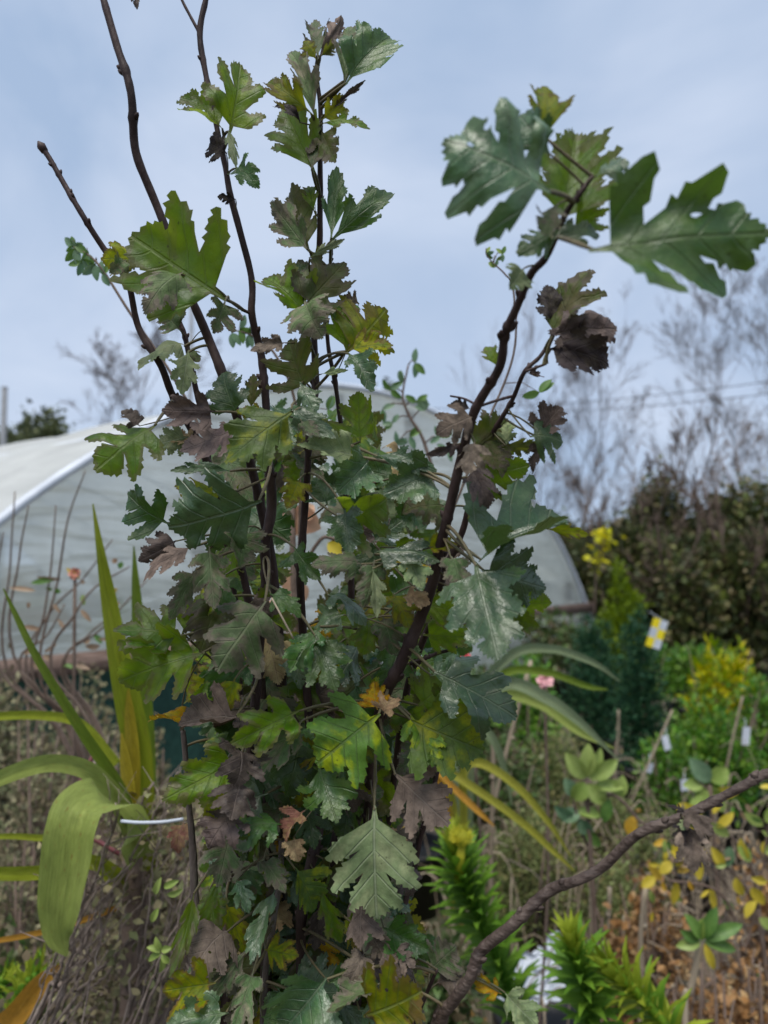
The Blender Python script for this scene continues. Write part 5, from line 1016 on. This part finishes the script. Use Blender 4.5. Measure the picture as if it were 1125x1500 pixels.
HERO = [
 # top right, close to the lens
 (806, 282, 650, 205, 200, 'G', 'bg', .315, dict(fold=.3, roll=18, bend=.7, holes=2, dd=-.1, crum=.2, lat=-.8)),
 (800, 205, 798, 126, 52, 'S', 'yg', .34, dict(fold=.2, roll=10)),
 (822, 335, 842, 198, 105, 'O', 'gr', .35, dict(roll=20)),
 (873, 258, 922, 238, 58, 'P', 'bg', .33, {}),
 (862, 368, 1128, 342, 195, 'G', 'dg', .305, dict(fold=.35, roll=-8, bend=.35, holes=1, dd=.05, crum=.10)),
 (822, 338, 758, 372, 46, 'S', 'dg', .345, {}),
 (806, 350, 878, 345, 42, 'S', 'dg', .34, dict(roll=-30)),
 (838, 340, 866, 282, 60, 'O', 'gr', .355, {}),
 (768, 392, 746, 424, 42, 'O', 'pl', .36, dict(roll=0)),
 (815, 300, 795, 345, 40, 'S', 'gg', .325, {}),
 (804, 225, 760, 170, 70, 'S', 'bg', .335, {}),
 # dark cluster
 (806, 498, 868, 398, 74, 'P', 'ol', .42, dict(crum=.22)), (808, 492, 902, 484, 76, 'P', 'br', .415, {}), (803, 512, 892, 536, 52, 'P', 'bk', .42, {}),
 (812, 480, 800, 418, 46, 'P', 'bk', .425, {}), (772, 545, 797, 553, 26, 'S', 'br', .43, {}), (728, 537, 711, 508, 30, 'S', 'gr', .41, {}),
 (830, 470, 845, 520, 44, 'S', 'br', .42, {}),
 # cluster on the thick stem
 (692, 612, 640, 636, 54, 'F', 'gb', .42, {}), (696, 645, 684, 695, 50, 'F', 'gb', .42, {}), (690, 660, 744, 615, 70, 'O', 'ol', .45, {}),
 (696, 700, 775, 682, 66, 'F', 'gr', .455, dict(roll=25)), (788, 642, 823, 597, 46, 'P', 'gb', .44, {}), (776, 640, 824, 648, 64, 'F', 'dg', .43, dict(roll=-10)),
 (802, 648, 780, 694, 20, 'S', 'br', .44, {}), (738, 652, 792, 656, 28, 'S', 'ol', .45, {}), (690, 690, 716, 746, 36, 'P', 'br', .44, {}),
 (694, 742, 704, 768, 28, 'S', 'gr', .46, {}), (672, 650, 624, 666, 18, 'S', 'br', .43, {}), (742, 652, 747, 617, 28, 'S', 'pl', .455, {}),
 (705, 640, 735, 700, 66, 'O', 'ol', .455, {}), (690, 600, 660, 592, 30, 'S', 'bk', .43, {}),
 # big blue-green pair on the right
 (700, 822, 832, 768, 130, 'F', 'bg', .43, dict(fold=.5, roll=-20, bend=.9)), (706, 835, 800, 862, 96, 'O', 'bg', .435, dict(roll=15, fold=.2)), (800, 775, 862, 784, 22, 'S', 'yg', .44, {}),
 (696, 824, 730, 966, 134, 'O', 'bg', .42, dict(fold=.15, roll=8, bend=.5, crum=.05)), (742, 878, 808, 884, 62, 'O', 'gr', .45, dict(roll=20)), (745, 905, 790, 918, 40, 'O', 'gr', .45, {}),
 (660, 815, 672, 868, 46, 'O', 'gg', .44, {}),
 # right lower
 (636, 985, 756, 1052, 112, 'F', 'bg', .46, dict(fold=.3, roll=10, bend=.6)), (630, 990, 690, 975, 62, 'F', 'bg', .47, {}), (600, 1055, 708, 1100, 120, 'P', 'mo', .49, dict(roll=10, fold=.2)),
 (600, 1045, 640, 1130, 70, 'P', 'mo', .495, {}), (557, 1046, 464, 1120, 142, 'F', 'mo', .475, dict(fold=.12, roll=5, bend=.4)), (553, 1040, 548, 998, 48, 'O', 'ye', .48, {}),
 (562, 1048, 582, 1022, 34, 'O', 'ta', .475, {}), (612, 1035, 668, 990, 84, 'O', 'gr', .5, {}), (640, 1040, 690, 1010, 60, 'O', 'gr', .5, {}),
 (600, 880, 690, 900, 60, 'O', 'gr', .5, {}), (620, 930, 700, 935, 50, 'O', 'gr', .51, {}), (655, 1075, 712, 1070, 40, 'S', 'ye', .5, {}),
 # lower centre
 (466, 1122, 494, 1206, 86, 'D', 'dg', .49, dict(fold=.15, roll=5)), (548, 1180, 552, 1346, 132, 'D', 'pl', .47, dict(fold=.15, roll=8, bend=.5, crum=.08, dd=-.1, seed=77)), (576, 1132, 658, 1208, 90, 'D', 'gb', .48, dict(fold=.2)),
 (570, 1255, 604, 1312, 60, 'F', 'br', .49, {}), (560, 1245, 585, 1300, 50, 'O', 'gg', .485, {}), (440, 1080, 418, 1168, 90, 'P', 'dg', .52, {}), (500, 1120, 520, 1190, 50, 'S', 'br', .53, {}),
 (400, 1120, 462, 1100, 70, 'F', 'dg', .53, {}), (450, 1060, 480, 1110, 60, 'F', 'dg', .54, {}),
 # lower left
 (352, 1112, 238, 1172, 84, 'O', 'gr', .48, dict(fold=.5, roll=-25, bend=.6)), (330, 1120, 300, 1215, 66, 'O', 'yg', .49, {}), (348, 1095, 344, 1150, 76, 'F', 'br', .475, {}),
 (352, 1140, 338, 1202, 80, 'P', 'br', .47, {}), (348, 1190, 305, 1245, 74, 'P', 'br', .48, {}), (412, 1208, 346, 1218, 60, 'F', 'dg', .48, dict(roll=5)), (446, 1188, 418, 1232, 40, 'F', 'rb', .48, {}),
 (430, 1225, 438, 1262, 34, 'O', 'ta', .48, {}), (440, 1040, 338, 1090, 78, 'F', 'gr', .49, dict(fold=.3)), (446, 1052, 384, 1136, 60, 'P', 'gg', .495, {}), (350, 1048, 262, 1062, 70, 'P', 'gb', .49, {}),
 (275, 1056, 216, 1058, 30, 'O', 'ye', .50, dict(roll=30)), (350, 1040, 380, 1085, 40, 'P', 'br', .5, {}), (270, 1205, 262, 1250, 36, 'O', 'rb', .6, {}),
 # middle left
 (300, 955, 174, 998, 104, 'F', 'gr', .49, dict(fold=.2, roll=-15, bend=.4)), (268, 932, 166, 924, 94, 'F', 'gr', .50, dict(fold=.15, roll=10)), (266, 930, 306, 868, 62, 'F', 'gr', .51, {}), (300, 955, 345, 945, 50, 'F', 'ol', .51, {}),
 (390, 882, 318, 984, 128, 'F', 'gg', .47, dict(fold=.12, roll=0, bend=.6)), (345, 992, 330, 1048, 46, 'O', 'yg', .51, {}), (258, 792, 203, 822, 40, 'O', 'br', .49, {}), (284, 800, 210, 852, 40, 'P', 'gb', .48, {}),
 (288, 832, 248, 908, 44, 'O', 'gg', .49, {}), (306, 800, 314, 892, 58, 'F', 'gg', .475, dict(roll=5)), (384, 734, 246, 772, 126, 'D', 'bg', .465, dict(fold=.25, roll=-18, bend=.5)), (330, 728, 256, 712, 48, 'F', 'yg', .49, {}),
 (350, 778, 352, 832, 56, 'O', 'gg', .48, {}), (248, 768, 186, 722, 62, 'F', 'dg', .50, {}), (230, 620, 140, 690, 118, 'F', 'gr', .49, dict(fold=.2, roll=8, bend=.4)), (205, 625, 178, 602, 34, 'O', 'br', .49, {}),
 (318, 603, 237, 600, 52, 'F', 'br', .48, dict(crum=.08)), (356, 628, 264, 662, 70, 'F', 'br', .475, dict(crum=.08)), (432, 600, 330, 678, 100, 'P', 'mo', .46, dict(fold=.08, roll=5, bend=.4, crum=.04)), (392, 606, 346, 602, 22, 'S', 'yg', .48, {}),
 (350, 608, 330, 546, 50, 'O', 'dg', .50, {}), (368, 600, 372, 548, 28, 'S', 'ol', .51, {}), (276, 640, 226, 652, 44, 'O', 'pl', .53, {}), (280, 650, 250, 640, 30, 'O', 'ta', .53, {}), (340, 690, 250, 690, 24, 'S', 'bg', .52, {}),
 (272, 506, 203, 542, 56, 'O', 'pl', .53, dict(roll=30)), (276, 514, 266, 578, 46, 'S', 'pl', .52, {}), (264, 484, 240, 456, 44, 'O', 'gg', .54, {}), (275, 510, 292, 530, 24, 'S', 'gg', .53, {}),
 (330, 440, 192, 346, 165, 'F', 'gr', .475, dict(fold=.3, roll=-14, bend=.25, lat=.2, dd=.1, seed=41)), (330, 440, 312, 488, 50, 'F', 'gg', .47, {}), (268, 400, 212, 460, 60, 'O', 'gg', .475, {}), (216, 386, 148, 380, 56, 'F', 'yg', .49, {}), (185, 380, 160, 400, 34, 'O', 'gg', .485, {}),
 # top of the second stem
 (336, 200, 352, 94, 84, 'F', 'gr', .49, dict(roll=10)), (328, 190, 264, 142, 54, 'P', 'gr', .485, dict(holes=1)), (332, 225, 306, 212, 38, 'P', 'bk', .485, dict(crum=.3)), (334, 190, 346, 248, 14, 'S', 'pl', .485, {}),
 (345, 245, 380, 276, 34, 'F', 'dg', .49, {}), (346, 292, 318, 288, 18, 'S', 'bk', .49, {}), (198, -12, 201, 14, 12, 'S', 'br', .5, {}),
 # top of the middle stem
 (467, 88, 462, 28, 26, 'S', 'gg', .49, {}), (468, 86, 500, 26, 20, 'S', 'gb', .49, {}), (464, 88, 444, 60, 26, 'S', 'yg', .49, {}), (470, 82, 490, 66, 18, 'S', 'ol', .49, {}),
 (506, 124, 572, 56, 64, 'P', 'dg', .48, dict(crum=.15)), (504, 126, 512, 40, 32, 'S', 'gg', .485, {}), (506, 120, 538, 34, 30, 'S', 'dg', .485, {}), (472, 170, 535, 118, 10, 'S', 'gb', .49, {}),
 (464, 178, 426, 78, 34, 'S', 'gg', .49, dict(roll=10)), (458, 168, 392, 122, 40, 'P', 'yg', .485, {}), (470, 176, 506, 140, 32, 'P', 'yg', .49, {}), (470, 180, 542, 190, 28, 'S', 'gr', .48, dict(roll=-25)),
 (462, 254, 416, 158, 62, 'P', 'gr', .49, {}), (470, 190, 492, 238, 40, 'P', 'ol', .495, {}), (440, 180, 404, 158, 22, 'S', 'bk', .49, {}), (456, 250, 470, 190, 26, 'S', 'gg', .485, {}),
 (452, 368, 398, 296, 46, 'P', 'gg', .49, {}), (454, 370, 428, 268, 48, 'P', 'ol', .495, {}), (460, 310, 452, 272, 22, 'S', 'gr', .5, {}), (485, 350, 494, 244, 36, 'S', 'dg', .49, dict(roll=15)), (486, 352, 576, 284, 44, 'S', 'dg', .48, dict(roll=-20, bend=1.1)),
 (452, 378, 505, 350, 16, 'S', 'pl', .48, {}),
 (446, 458, 386, 408, 76, 'F', 'gr', .49, dict(roll=10)), (445, 452, 506, 384, 80, 'F', 'ol', .485, dict(roll=-5)), (446, 440, 472, 496, 72, 'O', 'gg', .475, {}), (444, 440, 440, 380, 46, 'S', 'gg', .49, {}),
 (508, 516, 566, 452, 112, 'D', 'yg', .485, dict(roll=8, fold=.1)), (508, 516, 486, 442, 48, 'S', 'gr', .49, {}), (510, 514, 576, 506, 44, 'P', 'yg', .485, {}), (509, 516, 546, 574, 44, 'S', 'bg', .48, dict(roll=-15)),
 (448, 574, 424, 498, 78, 'F', 'ol', .485, {}), (420, 502, 367, 514, 30, 'O', 'gb', .48, {}), (470, 548, 510, 543, 14, 'S', 'pl', .49, {}), (440, 560, 462, 608, 40, 'S', 'bg', .475, {}), (526, 446, 500, 436, 26, 'S', 'gb', .50, {}),
 (528, 650, 525, 574, 60, 'F', 'gr', .50, {}), (524, 668, 436, 654, 50, 'O', 'pl', .47, dict(roll=20)), (424, 598, 492, 642, 46, 'O', 'bg', .46, {}), (440, 615, 466, 640, 28, 'O', 'gg', .455, {}),
 # heart of the bush
 (638, 692, 562, 724, 74, 'O', 'bg', .46, dict(roll=-12)), (550, 668, 640, 690, 34, 'S', 'bg', .465, {}), (542, 672, 494, 722, 58, 'O', 'bg', .47, {}), (500, 762, 566, 730, 84, 'F', 'gr', .48, {}), (545, 795, 590, 762, 50, 'F', 'bg', .49, {}),
 (652, 742, 590, 752, 76, 'O', 'ol', .48, {}), (505, 745, 512, 812, 60, 'O', 'bg', .475, {}), (545, 812, 644, 822, 54, 'F', 'bg', .455, dict(roll=-20)), (598, 815, 618, 862, 46, 'F', 'pl', .455, {}), (532, 826, 456, 828, 50, 'O', 'gg', .46, {}),
 (548, 820, 532, 892, 40, 'O', 'gg', .46, {}), (546, 830, 552, 905, 22, 'S', 'pl', .455, {}), (624, 802, 670, 798, 30, 'O', 'yg', .46, {}), (480, 872, 536, 916, 60, 'F', 'bg', .475, {}), (470, 915, 425, 985, 62, 'P', 'dg', .48, {}),
 (462, 930, 492, 1012, 80, 'D', 'dg', .475, {}), (505, 900, 460, 920, 50, 'O', 'bg', .485, {}), (540, 905, 530, 960, 50, 'O', 'gr', .49, {}), (560, 900, 580, 960, 50, 'F', 'gg', .49, {}), (575, 870, 600, 920, 50, 'F', 'yg', .485, {}),
 (590, 875, 630, 885, 26, 'S', 'ta', .465, {}), (440, 650, 470, 610, 36, 'O', 'yg', .52, {}), (440, 700, 420, 745, 46, 'O', 'yg', .52, {}), (480, 740, 460, 700, 46, 'O', 'dg', .53, {}), (420, 960, 440, 1010, 40, 'O', 'bg', .5, {}),
 (520, 1000, 545, 1060, 50, 'O', 'dg', .52, {}), (395, 870, 440, 905, 40, 'O', 'dg', .48, {}), (430, 800, 470, 850, 50, 'F', 'dg', .5, {}), (560, 800, 520, 840, 46, 'F', 'dg', .5, {}), (330, 840, 320, 900, 56, 'F', 'dg', .52, {}),
 # foot of the picture
 (478, 1432, 412, 1512, 110, 'O', 'bg', .46, {}), (335, 1482, 240, 1508, 72, 'O', 'bg', .46, {}), (316, 1440, 238, 1452, 66, 'F', 'yg', .47, {}), (532, 1490, 618, 1452, 120, 'P', 'yg', .44, dict(holes=1)), (560, 1440, 478, 1482, 46, 'O', 'gg', .45, {}),
 (560, 1358, 628, 1392, 58, 'O', 'dg', .48, dict(roll=25)), (530, 1308, 528, 1392, 66, 'F', 'gb', .48, {}), (545, 1370, 565, 1405, 40, 'F', 'gb', .47, {}), (575, 1392, 608, 1418, 40, 'F', 'gb', .47, {}), (532, 1398, 504, 1450, 44, 'O', 'gb', .47, {}), (560, 1395, 585, 1438, 30, 'S', 'gb', .465, {}),
 (285, 1305, 248, 1432, 36, 'P', 'gr', .50, {}), (322, 1290, 290, 1362, 30, 'S', 'gr', .51, {}), (335, 1362, 280, 1436, 92, 'O', 'gb', .50, dict(holes=2)), (405, 1300, 366, 1412, 50, 'P', 'bg', .50, {}), (362, 1390, 310, 1460, 44, 'S', 'gg', .49, {}),
 (372, 1420, 340, 1512, 60, 'F', 'gg', .48, {}), (400, 1290, 410, 1262, 46, 'O', 'gr', .5, {}), (385, 1260, 418, 1308, 44, 'O', 'gg', .49, {}), (370, 1290, 345, 1330, 40, 'O', 'ol', .52, {}), (470, 1300, 500, 1380, 40, 'S', 'gr', .52, {}),
 (600, 1400, 640, 1375, 60, 'O', 'dg', .52, {}), (630, 1420, 668, 1385, 60, 'P', 'gg', .50, {}), (640, 1440, 680, 1425, 50, 'P', 'gb', .50, {}), (735, 1456, 692, 1432, 32, 'F', 'ye', .44, {}), (738, 1452, 788, 1504, 66, 'F', 'pl', .44, {}),
 (480, 1440, 540, 1420, 40, 'O', 'dg', .5, {}), (330, 1320, 360, 1400, 40, 'O', 'yg', .53, {}),
 # withered leaves on the bare branch
 (1000, 1192, 1044, 1222, 40, 'P', 'gb', .395, dict(crum=.3)), (1005, 1205, 1016, 1280, 52, 'P', 'gb', .395, dict(crum=.25)), (1004, 1205, 996, 1240, 30, 'S', 'bk', .395, {}), (1006, 1192, 978, 1180, 14, 'S', 'bk', .395, dict(crum=.3)), (1008, 1200, 998, 1216, 16, 'S', 'pl', .392, {}),
]
for h in HERO: leaf(*h[:8], **h[8])
# leaves deeper in the bush, behind the ones traced above
frng = random.Random(11)
def half_w(y):      # outline of the bush body in the photo: left and right edges by height
    tab = [(620, 300, 560), (700, 300, 640), (800, 300, 670), (900, 270, 690), (1000, 260, 680), (1100, 300, 640), (1200, 300, 600), (1300, 290, 610), (1400, 270, 620), (1500, 260, 620)]
    for (y0, a0, b0), (y1, a1, b1) in zip(tab, tab[1:]):
        if y0 <= y <= y1:
            t = (y - y0) / (y1 - y0); return a0 + (a1 - a0) * t, b0 + (b1 - b0) * t
    return 300, 600
MASS = []; NS = max(0, 300 - LEAF_N[0])
for i in range(NS + 600):
    deep = i >= NS
    y = 640 + 900 * frng.random() ** .6 if frng.random() < .96 else frng.uniform(620, 760)
    y = min(y, 1498); l, r = half_w(y); x = frng.uniform(l + 25, r - 25); d = (frng.uniform(.60, .76) if deep else frng.uniform(.53, .62)) if y < 950 else (frng.uniform(.57, .74) if deep else frng.uniform(.50, .60))
    if 395 < x < 490 and 690 < y < 890: continue
    a = R(frng.gauss(90, 60)); ln = frng.uniform(45, 86)
    c = frng.choices(['dg', 'bg', 'gr', 'gg', 'ol', 'br', 'gb', 'yg', 'mo', 'pl', 'ye', 'ta'], [10, 6, 11, 8, 5, 2.5 if y > 1000 else 1, 3 if y > 1150 else .6, 3.5, 3, 2.5, .5, .8])[0]
    leaf(x - math.cos(a) * ln / 2, y - math.sin(a) * ln / 2, x + math.cos(a) * ln / 2, y + math.sin(a) * ln / 2, frng.uniform(.7, 1.0) * ln, frng.choice('PDFFO'), c, d, mass=MASS if deep else None, stalk=not deep)
vv = []; ff = []; uu = []; rm = []; mi = []; keys = list(LM)
for W, V2, Fc, rim, col in MASS:
    b0 = len(vv); vv += [tuple(p) for p in W]; ff += [tuple(i + b0 for i in f) for f in Fc]; uu += [(v.x, v.y + .5) for v in V2]; rm += rim; mi += [keys.index(col)] * len(Fc)
me = bpy.data.meshes.new('inner_leaves'); me.from_pydata(vv, [], ff)
for k in keys: me.materials.append(LM[k])
me.polygons.foreach_set('material_index', mi); me.polygons.foreach_set('use_smooth', [True] * len(ff))
ul = me.uv_layers.new(name='UVMap'); li = np.empty(len(me.loops), np.int32); me.loops.foreach_get('vertex_index', li); ul.data.foreach_set('uv', np.array(uu, np.float32)[li].ravel())
at = me.attributes.new('rim', 'FLOAT', 'POINT'); at.data.foreach_set('value', np.array(rm, np.float32)); me.update()
put('inner_leaves', me, HAW)['kind'] = 'stuff'
# pine needle caught on a leaf
mb = MB(); mb.tube(crom([tuple(P(398, 876, .462)), tuple(P(412, 902, .458)), tuple(P(430, 936, .46))], 5), [.0006] * 11, 6)
tag(mb.build('pine_needle', CANE), 'dry tan pine needle caught on a grey-green hawthorn leaf', 'needle')
